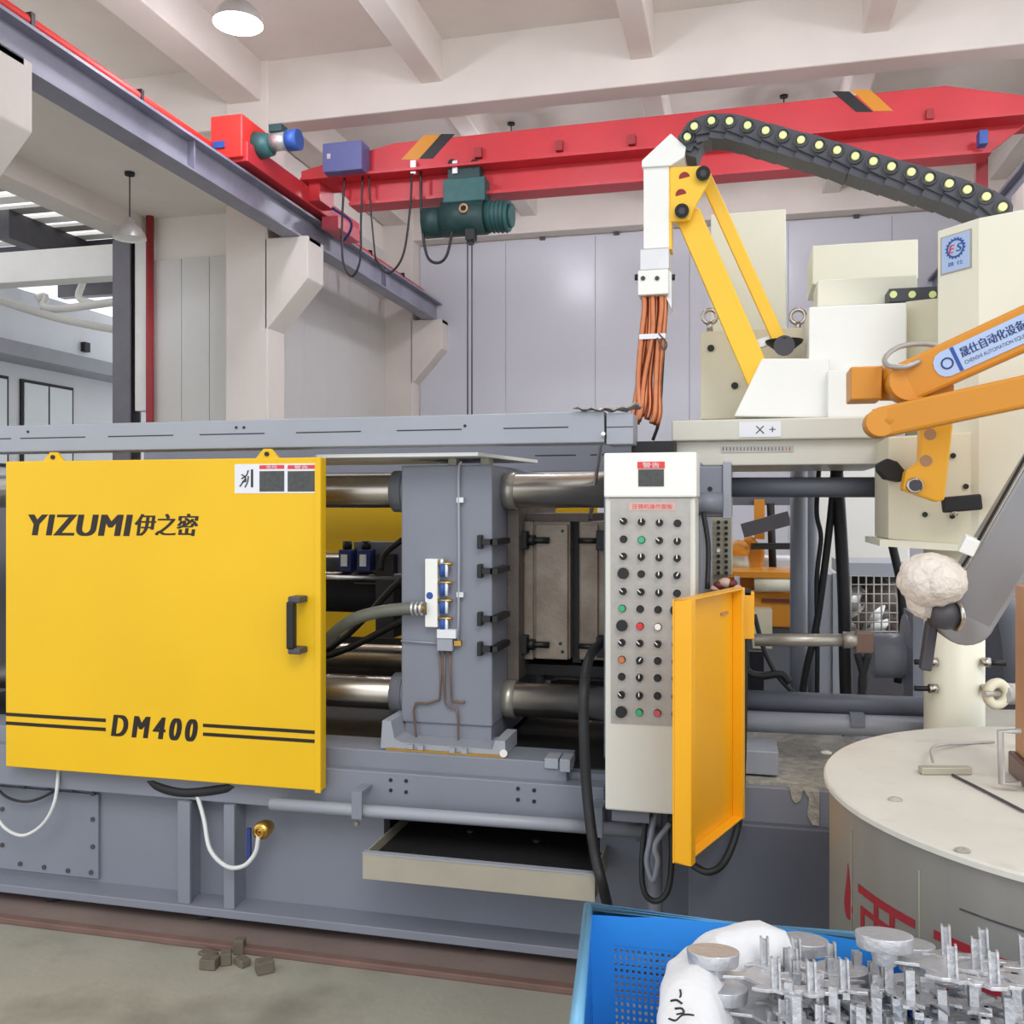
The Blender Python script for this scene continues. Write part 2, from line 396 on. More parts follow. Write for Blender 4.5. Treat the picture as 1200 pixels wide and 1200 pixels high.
stripe(470, 490, 27, 'amber', 158, 187); stripe(491, 507, 26, 'black', 157, 186)
stripe(1003, 1023, -28, 'black', 107, 131); stripe(1024, 1047, -27, 'amber', 105, 130)
for u in (560, 655, 740, 820, 1090): MB().pb(u-4, 172-(u-560)*.085, u+4, 184-(u-560)*.085, 11.78, .07).build('bracket', 'red_dull', cr)
# end truck on the left runway
et = MB().box(-6.22, 10.2, 5.66, -5.78, 13.6, 5.9).build('end_truck', 'red', cr, bevel=.01)
MB().box(-6.25, 10.15, 5.7, -5.82, 10.75, 6.22).build('truck_cover', 'red_bright', et, bevel=.02)
MB().box(-6.2, 10.12, 5.82, -6.05, 10.15, 5.9).build('name_plate', 'blue_ink', et)
MB().box(-5.78, 11.85, 5.7, -5.62, 12.3, 5.95).build('gusset', 'red', et)
mo = MB().cyl((-5.82, 10.5, 5.95), (-5.62, 10.5, 5.95), .17, .13).build('gear_motor', 'teal', cr)
MB().cyl((-5.62, 10.5, 5.98), (-5.4, 10.5, 5.98), .11).build('motor_body', 'alu', mo); MB().cyl((-5.4, 10.5, 5.98), (-5.25, 10.5, 5.98), .125).build('fan_cover', 'blue_ink', mo)
MB().box(-5.62, 10.42, 6.08, -5.45, 10.58, 6.17).build('terminal_box', 'teal_dark', mo)
# pick-up collector under the girder end
MB().tube([(-5.6, 12.2, 5.7), (-5.35, 12.3, 5.5), (-5.6, 12.6, 5.35), (-5.8, 12.9, 5.6)], .02).build('collector_cable', 'blue_dark', cr)
MB().box(-5.8, 12.3, 5.45, -5.55, 13.1, 5.62).build('collector', 'pink_btn', cr)
eb = MB().pb(378, 166, 424, 200, 11.55, .28).build('electrical_box', 'blue_box', cr, bevel=.01)
MB().pb(383, 180, 387, 186, 11.535, .02).build('latch', 'alu', eb)
MB().pb(1148, 152, 1158, 168, 11.7, .15).build('limit_switch', 'blue_ink', cr)
MB().pb(1144, 178, 1158, 230, 12.4, .1).build('far_post', 'red_dull', cr)
# festoon cables
fe = thing('festoon_cable', 'black festoon cable hanging in loops under the red crane', 'cable', (-4, 11.9, 5.9))
yf = 11.8
def loop(pts, r=.016): MB().tube([PY(u, v, yf) for u, v in pts], r, 8).build('cable_loop', 'black', fe)
loop([(404, 204), (401, 260), (402, 305), (412, 324), (422, 305), (423, 260), (425, 205)])
loop([(432, 200), (435, 250), (440, 304)], .012)
loop([(483, 200), (480, 250), (472, 300), (455, 320), (440, 304)])
loop([(493, 200), (494, 255), (500, 298), (512, 308), (524, 298), (531, 260), (533, 220)], .02)
for u in (403, 425, 484, 533): MB().pb(u-3, 188, u+3, 203, yf-.03, .06).build('cable_clip', 'alu', fe)
# hoist
ho = thing('electric_hoist', 'green electric hoist hanging below the red crane girder', 'hoist', PY(548, 275, 11.9))
MB().cyl(PY(498, 262, 11.9), PY(522, 260, 11.9), .2).build('gear_housing', 'teal_dark', ho)
MB().cyl(PY(520, 258, 11.9), PY(570, 254, 11.9), .23).build('drum', 'teal_dark', ho)
mm = MB().cyl(PY(570, 254, 11.9), PY(597, 253, 11.9), .2).build('motor', 'teal', ho)
for k in range(5): MB().ring(PY(573+k*5, 254, 11.9), .2, .012, (1, 0, 0), 20, 6).build('cooling_fin', 'teal_dark', mm)
MB().cyl(PY(597, 253, 11.9), PY(601, 253, 11.9), .15).build('end_cap', 'teal', mm)
MB().pb(519, 208, 568, 236, 11.75, .3).build('control_box', 'teal', ho, bevel=.012)
tr = MB().pb(525, 190, 562, 209, 11.8, .45).build('trolley', 'teal_dark', ho)
for u in (530, 556): MB().cyl(PY(u, 192, 11.78), PY(u, 192, 11.86), .06).build('wheel', 'dark', tr)
MB().ring(PY(543, 244, 11.64), .05, .014, (0, 1, 0)).build('shackle', 'tan', ho)
for u in (548, 553): MB().cyl(PY(u, 270, 11.7), PY(u, 492, 11.7), .01, n=6).build('wire_rope', 'steel_dark', ho)
MB().pb(545, 268, 556, 280, 11.64, .12).build('rope_guide', 'dark', ho)

# ================================================================== LAMPS
def highbay(c, label, on, s=1.0):
    t = thing('high_bay_lamp', label, 'lamp', c)
    c = Vector(c)
    MB().lathe([(.26*s, 0), (.25*s, .05*s), (.22*s, .12*s), (.16*s, .19*s), (.09*s, .235*s), (.07*s, .33*s), (.03*s, .345*s)], c).build('reflector', 'alu' if on else 'faceplate', t)
    MB().lathe([(.001, .02*s), (.15*s, .02*s), (.25*s, .015*s), (.255*s, .0)], c).build('lens', 'lamp_glow' if on else 'white', t)
    MB().cyl(c+Vector((0, 0, .33*s)), (c.x, c.y, 7.68 if on else 5.72), .008, n=8).build('hanging_rod', 'dark', t)
    MB().cyl((c.x, c.y, 7.62 if on else 5.66), (c.x, c.y, 7.66 if on else 5.705), .06).build('ceiling_rose', 'dark', t)
    return t
lc = PY(279, 28, 9.0)
t = highbay(lc, 'lit high bay lamp hanging from the roof near the left runway', True)
pl = bpy.data.lights.new('lamp_light', 'POINT'); pl.energy = 150; pl.shadow_soft_size = .25; pl.color = (.9, .9, 1)
po = bpy.data.objects.new('lamp_light', pl); COL.objects.link(po); po.location = (0, 0, -.03); po.parent = t
for x, y, z, lb in ((-2.2, 8.4, 6.62, 'added lit high bay lamp above the yellow door, just above the picture'), (.8, 8.4, 6.62, 'added lit high bay lamp above the cable chain, just above the picture'), (3.4, 8.4, 6.62, 'added lit high bay lamp nearest the right runway, above the picture'), (-3.6, 14.6, 6.75, 'added lit high bay lamp behind the crane girder near the green hoist'), (.6, 14.6, 6.75, 'added lit high bay lamp behind the crane girder near the right stripes')):  # unseen fill lamps added to brighten the ceiling and back wall
    t = highbay((x, y, z), lb, True); t['group'] = 'added roof lamps out of view'
    q = po.copy(); q.data = pl.copy(); COL.objects.link(q); q.parent = t
t = highbay(PY(152, 280, 10.3), 'unlit bell lamp hanging beside the red vertical pipe', False, .78); 
t = thing('pendant_lamp', 'small grey bell lamp far off beneath the white lintel beam', 'lamp', (-10.9, 15.2, 4.75))
MB().lathe([(.3, 0), (.28, .08), (.16, .2), (.06, .27), (.03, .3)], (-10.9, 15.2, 4.75)).build('shade', 'faceplate', t)
MB().cyl((-10.9, 15.2, 5.04), (-10.9, 15.2, 6.22), .012, n=6).build('cord', 'dark', t)
# ================================================================== DIE CASTING MACHINE
dm = thing('die_casting_machine', 'large grey die casting machine with a yellow sliding guard door', 'machine', (-1.3, 3.6, 0))
XL = -5.2
# ---- bed
YP, YF, YB = 3.07, 2.96, 2.99
bed = MB().box(XL, YF, .055, .9, 3.3, .085).build('bed_flange', 'grey', dm, bevel=.003)
ox0, ox1, oz0, oz1 = xu(450, YP), xu(703, YP), .30, .49
side = MB(); side.box(XL, YP, .085, ox0, YP+.06, .62).box(ox1, YP, .085, xu(806, YP), YP+.06, .62).box(ox0, YP, .085, ox1, YP+.06, oz0).box(ox0, YP, oz1, ox1, YP+.06, .62)
sp = side.build('bed_side', 'grey', dm)
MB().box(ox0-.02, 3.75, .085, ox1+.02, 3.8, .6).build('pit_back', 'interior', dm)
MB().box(XL, 4.3, .05, .9, 4.36, .66).build('bed_rear_side', 'grey', dm)
MB().box(XL, YB, .45, xu(708, YB), 3.1, .6).build('bed_beam', 'grey', dm, bevel=.004)
MB().box(XL, 3.03, .595, xu(664, 3.03), 3.2, .661).build('guide_rail', 'grey', dm, bevel=.004)
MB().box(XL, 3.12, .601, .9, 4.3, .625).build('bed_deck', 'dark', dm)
MB().pb(638, 889, 654, 901, 3.02, .08).build('rail_stop', 'grey_light', dm, bevel=.002); MB().pb(656, 890, 668, 905, 3.0, .08).build('rail_stop', 'grey_light', dm, bevel=.002)
bb = MB().cyl((0, 0, 0), (0, .006, 0), .006, n=10)
for u, v in ((458, 914), (476, 915), (458, 926), (476, 928), (607, 924), (626, 926), (607, 937), (626, 939)):
    p = PY(u, v, YB); MB().cyl(p-Vector((0, .003, 0)), p+Vector((0, .004, 0)), .0065, n=10).build('bed_bolt', 'dark', dm)
for u, v, z in ((380, 905, 0), ):
    pass
# stiffener posts and cover on the left
for u0, u1 in ((208, 222), (262, 274)):
    MB().box(xu(u0, 2.97)+.01, 2.985, .086, xu(u0, 2.97)+.03, YP, .449).build('stiffener', 'grey', dm)
    MB().box(xu(u0, 2.97), 2.972, .086, xu(u1, 2.97), 2.985, .449).build('stiffener_flange', 'grey', dm)
ap = MB().pb(-60, 924, 115, 1021, 3.055, .02).build('access_cover', 'grey', dm, bevel=.003)
for u, v in ((28, 922), (57, 923), (84, 926), (109, 930), (109, 960), (109, 992), (107, 1022), (80, 1020), (52, 1016), (24, 1012), (3, 948), (3, 990)):
    p = PY(u, v, 3.055); MB().cyl(p-Vector((0, .005, 0)), p+Vector((0, .002, 0)), .009, n=8).build('cover_bolt', 'steel_dark', ap)
for u, r in ((238, .035), (402, .014), (560, .02), (60, .035)):
    x = xu(u, 3.03); f = MB().cyl((x, 3.05, .012), (x, 3.05, .058), r).build('levelling_foot', 'steel_dark', dm)
# red-rust bolt and valve on the bed
vp = PY(309, 972, 2.97)
va = MB().lathe([(.004, 0), (.026, .002), (.032, .02), (.028, .05), (.02, .07)], vp+Vector((0, -.03, 0)), (0, 1, 0)).build('drain_valve', 'brass', dm)
MB().ring(vp+Vector((0, -.032, 0)), .016, .004, (0, 1, 0)).build('valve_nut', 'brass', va)
MB().box(vp.x-.05, vp.y-.03, vp.z-.11, vp.x-.035, vp.y-.02, vp.z+.01).build('valve_lever', 'blue_dark', va)
# ---- coolant pipe in front of the bed
P0, P1 = PY(318, 942, 2.93), PY(752, 974, 2.93)
cp = MB().cyl(P0, P1, .021, n=16).build('coolant_pipe', 'grey_light', dm)
MB().tube([P1, P1+Vector((.03, 0, -.005)), P1+Vector((.04, 0, -.05)), Vector((P1.x+.04, 2.93, .1))], .024, 14).build('down_pipe', 'grey', cp)
for u in (430, 705):
    p = P0.lerp(P1, (u-318)/434)
    MB().box(p.x-.018, 2.90, p.z-.02, p.x+.018, 2.909, p.z+.06).box(p.x-.018, 2.90, p.z+.06, p.x+.018, 2.992, p.z+.072).build('pipe_bracket', 'grey', cp)
    MB().cyl((p.x, 2.895, p.z-.035), (p.x, 2.905, p.z-.035), .008, n=8).build('bracket_bolt', 'steel', cp)
# ---- guard door
YD = 2.93
dx0, dx1, dz0, dz1 = xu(6.5, YD), xu(376.5, YD), .538, 1.668
door = MB().box(dx0, YD, dz0, dx1, YD+.04, dz1).build('guard_door', 'yellow', dm, bevel=.004)
MB().box(dx1-.022, YD-.006, dz0-.006, dx1, YD, dz1).build('edge_flange', 'yellow', door, bevel=.002)
for u in (61, 312):
    x = xu(u, YD); h = MB().prism([(x-.045, dz1-.002), (x+.045, dz1-.002), (x+.014, dz1+.032), (x-.014, dz1+.032)], YD+.006, YD+.018).build('hanger_tab', 'yellow', door)
    MB().cyl((x, YD, dz1+.014), (x, YD+.03, dz1+.014), .008, n=10).build('hanger_pin', 'black', h)
hx = xu(349, YD); ha = MB().box(hx-.012, YD-.065, zv(349, 758, YD), hx+.016, YD-.035, zv(349, 703, YD)).build('handle', 'black', door, bevel=.006)
for v in (701, 760):
    MB().box(hx-.008, YD-.06, zv(349, v, YD)-.011, hx+.038, YD, zv(349, v, YD)+.011).build('handle_bracket', 'steel_dark', ha, bevel=.005)
front_text('YIZUMI', 'door_lettering', 'print_black', door, 33, 603, 156, 628, YD, shear=.18, bold=.085, gap=1.12, label='bold black slanted lettering')
front_text('伊之密', 'door_lettering', 'print_black', door, 158, 602, 233, 628, YD, shear=.15, bold=.045, label='black characters beside the lettering')
front_text('DM400', 'model_lettering', 'print_black', door, 130, 840, 232, 866, YD, shear=.2, bold=.07, gap=1.45, label='black slanted model lettering')
for u0, u1, va_, vb_ in ((7, 124, 835, 839), (7, 124, 845.5, 849.5), (238, 370, 848.5, 852.5), (238, 370, 859, 863)):
    z0 = zv((u0+u1)/2, vb_+3.5, YD); z1 = zv((u0+u1)/2, va_+3.5, YD)
    MB().box(xu(u0, YD), YD-.0012, z0, xu(u1, YD), YD, z1).build('pinstripe', 'print_black', door)
sg = MB().pb(275, 543.5, 371, 578, YD-.0015, .0015).build('warning_label', 'decal_white', door)
for u0, u1 in ((304, 333), (337, 369)):
    MB().pb(u0, 545, u1, 549.5, YD-.0025, .001).build('red_band', 'sign_red', sg)
    MB().pb(u0, 552, u1, 576, YD-.0025, .001).build('notice_text', 'sign_grey', sg)
    front_text('危险' if u0 < 320 else '警告', 'notice_heading', 'decal_white', sg, u0+8, 545.5, u1-8, 549.2, YD-.0026)
MB().pb(294, 550, 296.5, 571, YD-.0025, .001).build('pictogram_plate', 'black', sg)
for i, pts in enumerate((((281, 570), (286, 563), (288, 561)), ((287, 571), (290, 565), (291, 558)), ((283, 556), (288, 558), (291, 551)), ((283, 561), (287, 559), (288, 564), (284, 564)))):
    MB().tube([PY(u, v, YD-.003) for u, v in pts], .002, 6).build('pictogram', 'black', sg)
# ---- overhead door rail
YR = 3.0
rl = MB().box(XL, YR, 1.707, xu(708, YR), YR+.13, 1.808).build('overhead_rail', 'grey_light', dm, bevel=.004)
MB().box(xu(710.5, YR), YR, 1.70, xu(742, YR), YR+.13, 1.80).build('rail_end_box', 'grey_light', rl, bevel=.003)
MB().box(xu(710.5, YR-.002), YR-.002, 1.755, xu(742, YR), YR, 1.757).build('slot', 'dark', rl)
for u in (-25, 62, 165, 272, 385, 503, 628):
    MB().box(xu(u-38, YR), YR-.0015, 1.757, xu(u+38, YR), YR, 1.7605).build('slot', 'dark', rl)
for u, v in ((33, 506), (277, 501), (286, 501), (545, 499)):
    p = PY(u, v, YR); MB().cyl(p-Vector((0, .003, 0)), p, .005, n=8).build('rail_hole', 'dark', rl)
rr2 = MB().box(-3, 4.25, 1.665, xu(800, 4.25), 4.35, 1.79).build('rear_rail', 'grey', dm)
for u in (655, 720): MB().box(xu(u-28, 4.25), 4.248, 1.735, xu(u+20, 4.25), 4.25, 1.74).build('slot', 'dark', rr2)
pts = [(378, 530), (545, 527), (563, 527), (625, 541), (625, 544), (560, 532)]
MB().prism([(xu(380, 3.1), 3.04), (xu(560, 3.04), 3.04), (-.78, 3.6), (-1.9, 3.6)], 1.672, 1.684, 'z').build('cover_sheet', 'white', dm)
for x in (-1.02, -.9): MB().box(x, 3.2, 1.645, x+.03, 3.26, 1.675).build('cover_post', 'tray', dm)
# ---- tie bars
ZT, ZB_, RT = 1.558, .798, .0615
for y in (3.33, 4.09):
    for z in (ZT, ZB_):
        tb = MB().cyl((-3.6, y, z), (-.1, y, z), RT, n=32).build('tie_bar', 'chrome', dm)
        for x0, x1, r in ((-1.27, -1.175, .078), (-1.235, -1.225, .082)): MB().cyl((x0, y, z), (x1, y, z), r, n=28).build('tie_bar_collar', 'grey', tb)
        MB().cyl((-.85, y, z), (-.80, y, z), .068, n=28).build('tie_bar_bush', 'rod', tb)
# ---- moving platen
YM = 3.15
mp = MB().box(-1.18, YM, .735, -.845, 4.25, 1.647).build('moving_platen', 'grey', dm, bevel=.006)
MB().box(-1.17, YM+.01, .655, -.85, 4.2, .735).build('platen_foot', 'grey', mp, bevel=.003)
MB().prism([(xu(446, 3.05), .664), (xu(592, 3.05), .664), (xu(592, 3.05), .715), (xu(580, 3.05), .715), (xu(577, 3.05), .684), (xu(470, 3.05), .688), (xu(462, 3.05), .70), (xu(458, 3.05), .76), (xu(448, 3.05), .76)], 3.05, 3.22).build('slide_shoe', 'grey_light', mp)
MB().box(xu(452, 3.04), 3.04, .661, xu(590, 3.04), 3.06, .668).build('wiper_strip', 'brass', mp)
MB().cyl(PY(590, 883, 3.035), PY(590, 883, 3.06), .013).build('shoe_bolt', 'steel', mp)
for u, v in ((481, 876), (493, 877), (530, 880), (544, 881)):
    p = PY(u, v-1, 3.04); MB().box(p.x-.01, 3.035, p.z-.008, p.x+.01, 3.055, p.z+.008).build('shoe_fitting', 'grey_light', mp)
# clamps (black T-bolts) on the edge of the platen
for v in (635, 669, 725, 760):
    p = PY(563, v, YM-.012)
    c = MB().box(p.x-.008, YM-.03, p.z-.024, p.x+.008, YM, p.z+.024).build('clamp_head', 'black', dm, bevel=.003)
    MB().box(p.x, YM-.024, p.z-.010, -.838, YM-.002, p.z+.010).box(-.845, YM-.024, p.z-.010, -.82, YM+.16, p.z+.010).build('clamp_bar', 'black', c)
# lubrication distributor on the platen face
YL = YM-.03
lu = MB().pb(498, 655, 512.5, 735, YL, .03).build('lubrication_manifold', 'white', dm, bevel=.002)
p = PY(503.5, 698, YL); MB().lathe([(.0005, 0), (.0125, 0)], p-Vector((0, .001, 0)), (0, -1, 0)).build('maker_badge', 'blue_ink', lu)
for i, v in enumerate((661, 683, 704, 725)):
    p = PY(518, v, YL)
    MB().cyl(p+Vector((-.018, .008, 0)), p+Vector((.035, .008, 0)), .006, n=10).build('brass_fitting', 'brass', lu)
    MB().cyl(p+Vector((0, .008, 0)), p+Vector((0, .008, -.045)), .011, n=10).build('flow_valve', 'blue_ink' if i < 4 else 'alu', lu)
    MB().cyl(p+Vector((.014, .008, 0)), p+Vector((.014, .008, -.045)), .006, n=8).build('sight_tube', 'glass', lu)
MB().cyl(PY(518, 654, YL+.008), PY(518, 664, YL+.008), .009, n=10).build('top_cap', 'alu', lu)
MB().pb(512, 738, 534, 748, YL-.005, .03).build('name_tag', 'decal_white', lu)
MB().pb(512, 748, 530, 763, YL, .03).build('distributor_block', 'grey_light', lu, bevel=.002)
for u, path in ((515, ((515, 763), (515, 820), (487, 824), (486, 845), (489, 872))), (521, ((521, 763), (522, 824), (535, 830), (537, 850), (537, 878))), (527, ((527, 763), (529, 818), (532, 822), (545, 823)))):
    MB().tube([PY(a, b, YM-.012) for a, b in path], .0042, 6, 2).build('grease_pipe', 'brown_pipe', lu)
MB().cyl(PY(470, 751, YM-.01), PY(514, 754, YM-.01), .0035, n=6).build('thin_line', 'grey_light', lu)
co = MB().tube([PY(541, 541, YM-.012), PY(537.5, 555, YM-.012), PY(538, 650, YM-.012), PY(537, 752, YM-.012)], .005, 8, 4).build('conduit', 'grey_light', dm)
for v in (586, 697): MB().pb(535, v-3, 543, v+3, YM-.016, .02).build('conduit_clip', 'alu', co)
MB().pb(532, 751, 540, 757, YM-.02, .02).build('conduit_end', 'brass', co)
# ---- dies
YX = 3.46
zt, zb = 1.445, .93
d1 = MB().box(-.845, 3.36, .86, -.80, 4.06, 1.50).build('clamp_plate', 'die_dark', dm, bevel=.003)
d2 = MB().box(-.80, YX, zb, -.625, 4.0, zt).build('moving_die', 'die_steel', dm, bevel=.004)
MB().box(-.80, YX-.012, zb-.004, -.765, YX, zt).build('die_side_bar', 'die_steel', d2, bevel=.002)
MB().box(-.755, YX-.016, zb, -.632, YX, zt-.01).build('die_face_plate', 'die_steel', d2, bevel=.003)
for x, z in ((-.652, zt-.035), (-.652, zb+.03), (-.66, zb+.06), (-.74, zb+.06)): MB().cyl((x, YX-.02, z), (x, YX-.014, z), .006, n=10).build('die_screw', 'black', d2)
MB().box(-.80, YX+.02, zt, -.56, 3.98, zt+.03).build('die_top_rib', 'die_dark', d2)
d3 = MB().box(-.592, YX, zb, -.47, 4.0, zt).build('fixed_die', 'die_steel', dm, bevel=.004)
MB().box(-.585, YX-.012, zb+.01, -.52, YX, zt-.012).build('die_face_plate', 'die_steel', d3, bevel=.002)
MB().box(-.625, YX+.05, zb-.02, -.592, 3.95, zt+.02).build('die_gap_shade', 'dark', d3)  # dark filler stands for the shade between the die halves
for z in (1.375, .985):
    k = MB().box(-.83, YX-.06, z-.035, -.78, YX+.02, z+.035).build('die_clamp', 'dark', dm, bevel=.004)
    MB().cyl((-.79, YX-.03, z), (-.70, YX-.03, z), .012, n=12).build('stud', 'black', k); MB().cyl((-.785, YX-.03, z), (-.755, YX-.03, z), .022, n=6).build('nut', 'black', k)
    k = MB().box(-.52, YX-.06, z-.035, -.47, YX+.02, z+.04).build('die_clamp', 'dark', dm, bevel=.004)
    MB().cyl((-.59, YX-.03, z), (-.51, YX-.03, z), .010, n=12).build('stud', 'black', k)
MB().box(-.82, 3.5, .86, -.45, 3.95, .90).build('die_support', 'dark', dm)
# ---- fixed platen behind the operator console, upper tie-bar housing on its right
MB().box(-.455, YM, .65, -.13, 4.25, 1.647).build('fixed_platen', 'grey', dm, bevel=.006)
hb = MB().pb(812, 546, 848, 606, YM, .35).build('tie_bar_housing', 'grey', dm, bevel=.006)
MB().cyl(PY(832, 573, YM-.003), PY(832, 573, YM), .008, n=10).build('housing_hole', 'black', hb)
MB().pb(847, 541, 857, 608, YM-.01, .4).build('housing_plate', 'grey_light', hb, bevel=.003)
MB().cyl(PY(812, 590, YM), PY(847, 590, YM), .035).build('housing_boss', 'grey', hb)
# interior left of the platen
ya = 4.75
rg = MB().box(-4, ya-.06, .05, .1, ya-.03, .8).build('rear_shade_sheet', 'dark', dm); MB().box(XL, 3.12, .02, .9, 4.3, .05).build('underside_shade_sheet', 'dark', dm)  # dark sheets added to deepen the shade behind and under the machine
rg = MB().box(-4, ya, .74, -.72, ya+.03, 1.52).build('rear_guard', 'yellow', dm)
vb = MB().box(-1.62, 3.75, 1.17, -1.38, 3.85, 1.35).build('valve_block', 'grey', dm)
for u in (406, 428):
    p = PY(u, 655, 3.7)
    MB().box(p.x-.028, 3.68, p.z-.05, p.x+.028, 3.75, p.z+.04).build('solenoid', 'blue_dark', vb, bevel=.004); MB().box(p.x-.014, 3.672, p.z-.03, p.x+.014, 3.68, p.z+.02).build('solenoid_tag', 'glass', vb); MB().cyl((p.x, 3.71, p.z+.04), (p.x, 3.71, p.z+.075), .02).build('solenoid_cap', 'black', vb)
MB().cyl((-3.2, 3.72, 1.2), (-1.18, 3.72, 1.2), .022).build('rod', 'steel', dm); MB().cyl((-3.2, 4.0, 1.26), (-1.18, 4.0, 1.26), .03).build('rod', 'steel', dm)
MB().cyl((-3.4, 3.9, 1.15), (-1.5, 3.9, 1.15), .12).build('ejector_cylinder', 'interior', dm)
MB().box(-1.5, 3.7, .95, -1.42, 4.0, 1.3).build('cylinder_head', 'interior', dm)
MB().box(-4.6, 3.2, .62, -3.4, 4.25, 1.65).build('toggle_housing', 'grey', dm, bevel=.006)
for i, (z0, z1) in enumerate(((1.02, 1.22), (1.0, 1.05))):
    MB().tube([(-2.2, 3.6, z0-.1*i), (-1.7, 3.55, z0-.12), (-1.3, 3.5, z1), (-1.18, 3.5, z1+.02)], .014).build('hydraulic_line', 'black', dm)
MB().tube([PY(446, 668, 3.6), PY(450, 650, 3.6), PY(472, 632, 3.6)], .012).build('hydraulic_line', 'black', dm)
# ---- right (injection) end
MB().cyl(PY(852, 571, 3.33), PY(1040, 571, 3.33), .034, n=20).build('upper_frame_tube', 'slate', dm)
lt = MB().cyl(PY(866, 820, 3.25), PY(1100, 830, 3.25), .034, n=20).build('lower_frame_tube', 'slate', dm)
lt2 = MB().cyl(PY(866, 845, 3.2), PY(1100, 853, 3.2), .034, n=20).build('lower_frame_tube', 'grey_light', dm)
MB().pb(997, 838, 1014, 852, 3.16, .05).build('tube_clamp', 'grey', lt2)
ru = MB().cyl(PY(884, 750, 3.1), PY(990, 750, 3.1), .02, n=20).build('plunger_rod', 'rod', dm)
MB().cyl(PY(988, 750, 3.1), PY(1004, 750, 3.1), .026).build('rod_coupling', 'rod', ru); MB().pb(1003, 741, 1024, 766, 3.08, .05).build('rod_end_block', 'brown_pipe', ru, bevel=.004)
sc_ = MB().cyl(PY(1022, 768, 3.7), PY(1080, 768, 3.7), .082, n=28).build('shot_cylinder', 'grey_light', dm)
MB().cyl(PY(1062, 768, 3.65), PY(1082, 768, 3.65), .15, n=28).build('cylinder_flange', 'grey_light', sc_)
MB().cyl(PY(1158, 765, 3.7), PY(1205, 765, 3.7), .20, n=28).build('accumulator', 'slate', sc_)
MB().pb(1070, 720, 1094, 870, 3.5, .2).build('cylinder_stand', 'grey', dm)
MB().box(xu(806, 2.9), 2.9, .03, .9, 3.6, zv(880, 966, 2.9)).build('base_tank', 'slate', dm, bevel=.006)
MB().box(xu(812, 2.93), 2.93, zv(880, 967, 2.93), .9, 3.7, zv(880, 921, 2.93)).build('injection_bed', 'grey', dm, bevel=.004)
gd = MB().box(xu(868, 2.95), 2.95, zv(900, 921, 2.95), .9, 3.6, zv(900, 917, 2.95)).build('spill_layer', 'grime', dm)
MB().pb(866, 880, 912, 908, 3.0, .16).build('bed_block', 'grey_light', dm, bevel=.004)
MB().prism([(xu(u, 2.928), zv(u, v, 2.928)) for u, v in ((925, 921), (960, 921), (960, 968), (952, 966), (946, 955), (948, 935), (941, 925), (938, 938), (932, 941), (928, 936))], 2.924, 2.93).build('spill_drip', 'grime', dm)
for v in (758, 796, 830, 856): MB().cyl(PY(858, v, 3.05), PY(868, v, 3.05), .012, n=8).build('hinge_stud', 'alu', dm)
fp = MB().box(xu(858, 3.2), 3.2, .66, xu(866, 3.2), 4.2, 1.2).build('injection_plate', 'grey', dm)
# ---- drip tray
ty = 2.80
tr = thing('drip_tray', 'shallow beige metal tray sticking out of the machine bed', 'tray', PY(560, 1046, ty))
tx0, tx1 = xu(425, ty), xu(697, ty); tz0, tz1 = .312, .392
MB().box(tx0, ty, tz0, tx1, ty+.006, tz1).build('front_wall', 'tray', tr); MB().box(tx0, ty-.003, tz1, tx1, ty+.02, tz1+.005).build('rim', 'grey_light', tr)
MB().box(tx0+.001, ty+.006, tz0+.001, tx0+.006, 3.7, tz1-.001).build('side_wall', 'tray', tr); MB().box(tx1-.006, ty+.006, tz0+.001, tx1-.001, 3.7, tz1-.001).build('side_wall', 'tray', tr)
MB().box(tx0+.006, ty+.006, tz0+.002, tx1-.006, 3.7, tz0+.006).build('tray_bottom', 'dark', tr)
MB().box(tx0+.01, ty+.01, tz0+.006, tx1-.01, 3.68, tz0+.05).build('sludge', 'dark', tr)
for u, v in ((552, 974), (630, 985), (486, 1002)): p = PZ(u, v, tz0+.06); MB().ball(p, .018, 6, (1, 1, .6)).build('sludge_lump', 'black', tr)
# ================================================================== OPERATOR CONSOLE
yc = 2.75
oc = thing('operator_console', 'tall white operator console covered with knobs and buttons', 'control panel', (xu(762, yc), yc+.1, zv(762, 955, yc)))
cx0, cx1 = xu(709, yc), xu(815, yc)
MB().box(cx0, yc, zv(762, 953, yc), cx1, yc+.2, zv(762, 583, yc)).build('body', 'console', oc, bevel=.006)
hd = MB().box(cx0-.002, yc-.012, zv(762, 583, yc), cx1+.004, yc+.2, zv(762, 530.5, yc)).build('head', 'white', oc, bevel=.006)
MB().pb(747, 541, 779, 549, yc-.014, .002).build('red_band', 'sign_red', hd); MB().pb(748, 550, 778, 570, yc-.014, .002).build('notice', 'sign_grey', hd)
front_text('警告', 'notice_heading', 'decal_white', hd, 753, 542, 773, 548, yc-.0145)
fp = MB().box(xu(716, yc), yc-.004, zv(762, 849, yc), xu(809, yc), yc, zv(762, 584, yc)).build('faceplate', 'faceplate', oc)
MB().box(xu(737, yc), yc-.0055, zv(762, 598, yc), xu(792, yc), yc-.004, zv(762, 589, yc)).build('title_strip', 'pink_face', fp)
front_text('压铸机操作面板', 'title_text', 'sign_red', fp, 741, 590.5, 788, 596.5, yc-.0056)
us = (731, 752, 773, 794)
rows = [612, 633, 653, 673, 694, 714, 734, 754, 774, 794, 815, 835]
lay = ['KKKb', 'bGKK', 'KKKK', 'MbKK', 'KKKb', 'GbbM', 'MRWb', 'KKKb', 'AKbb', 'bKbb', 'KKbb', 'MgPR']
yk = yc-.004
base = None
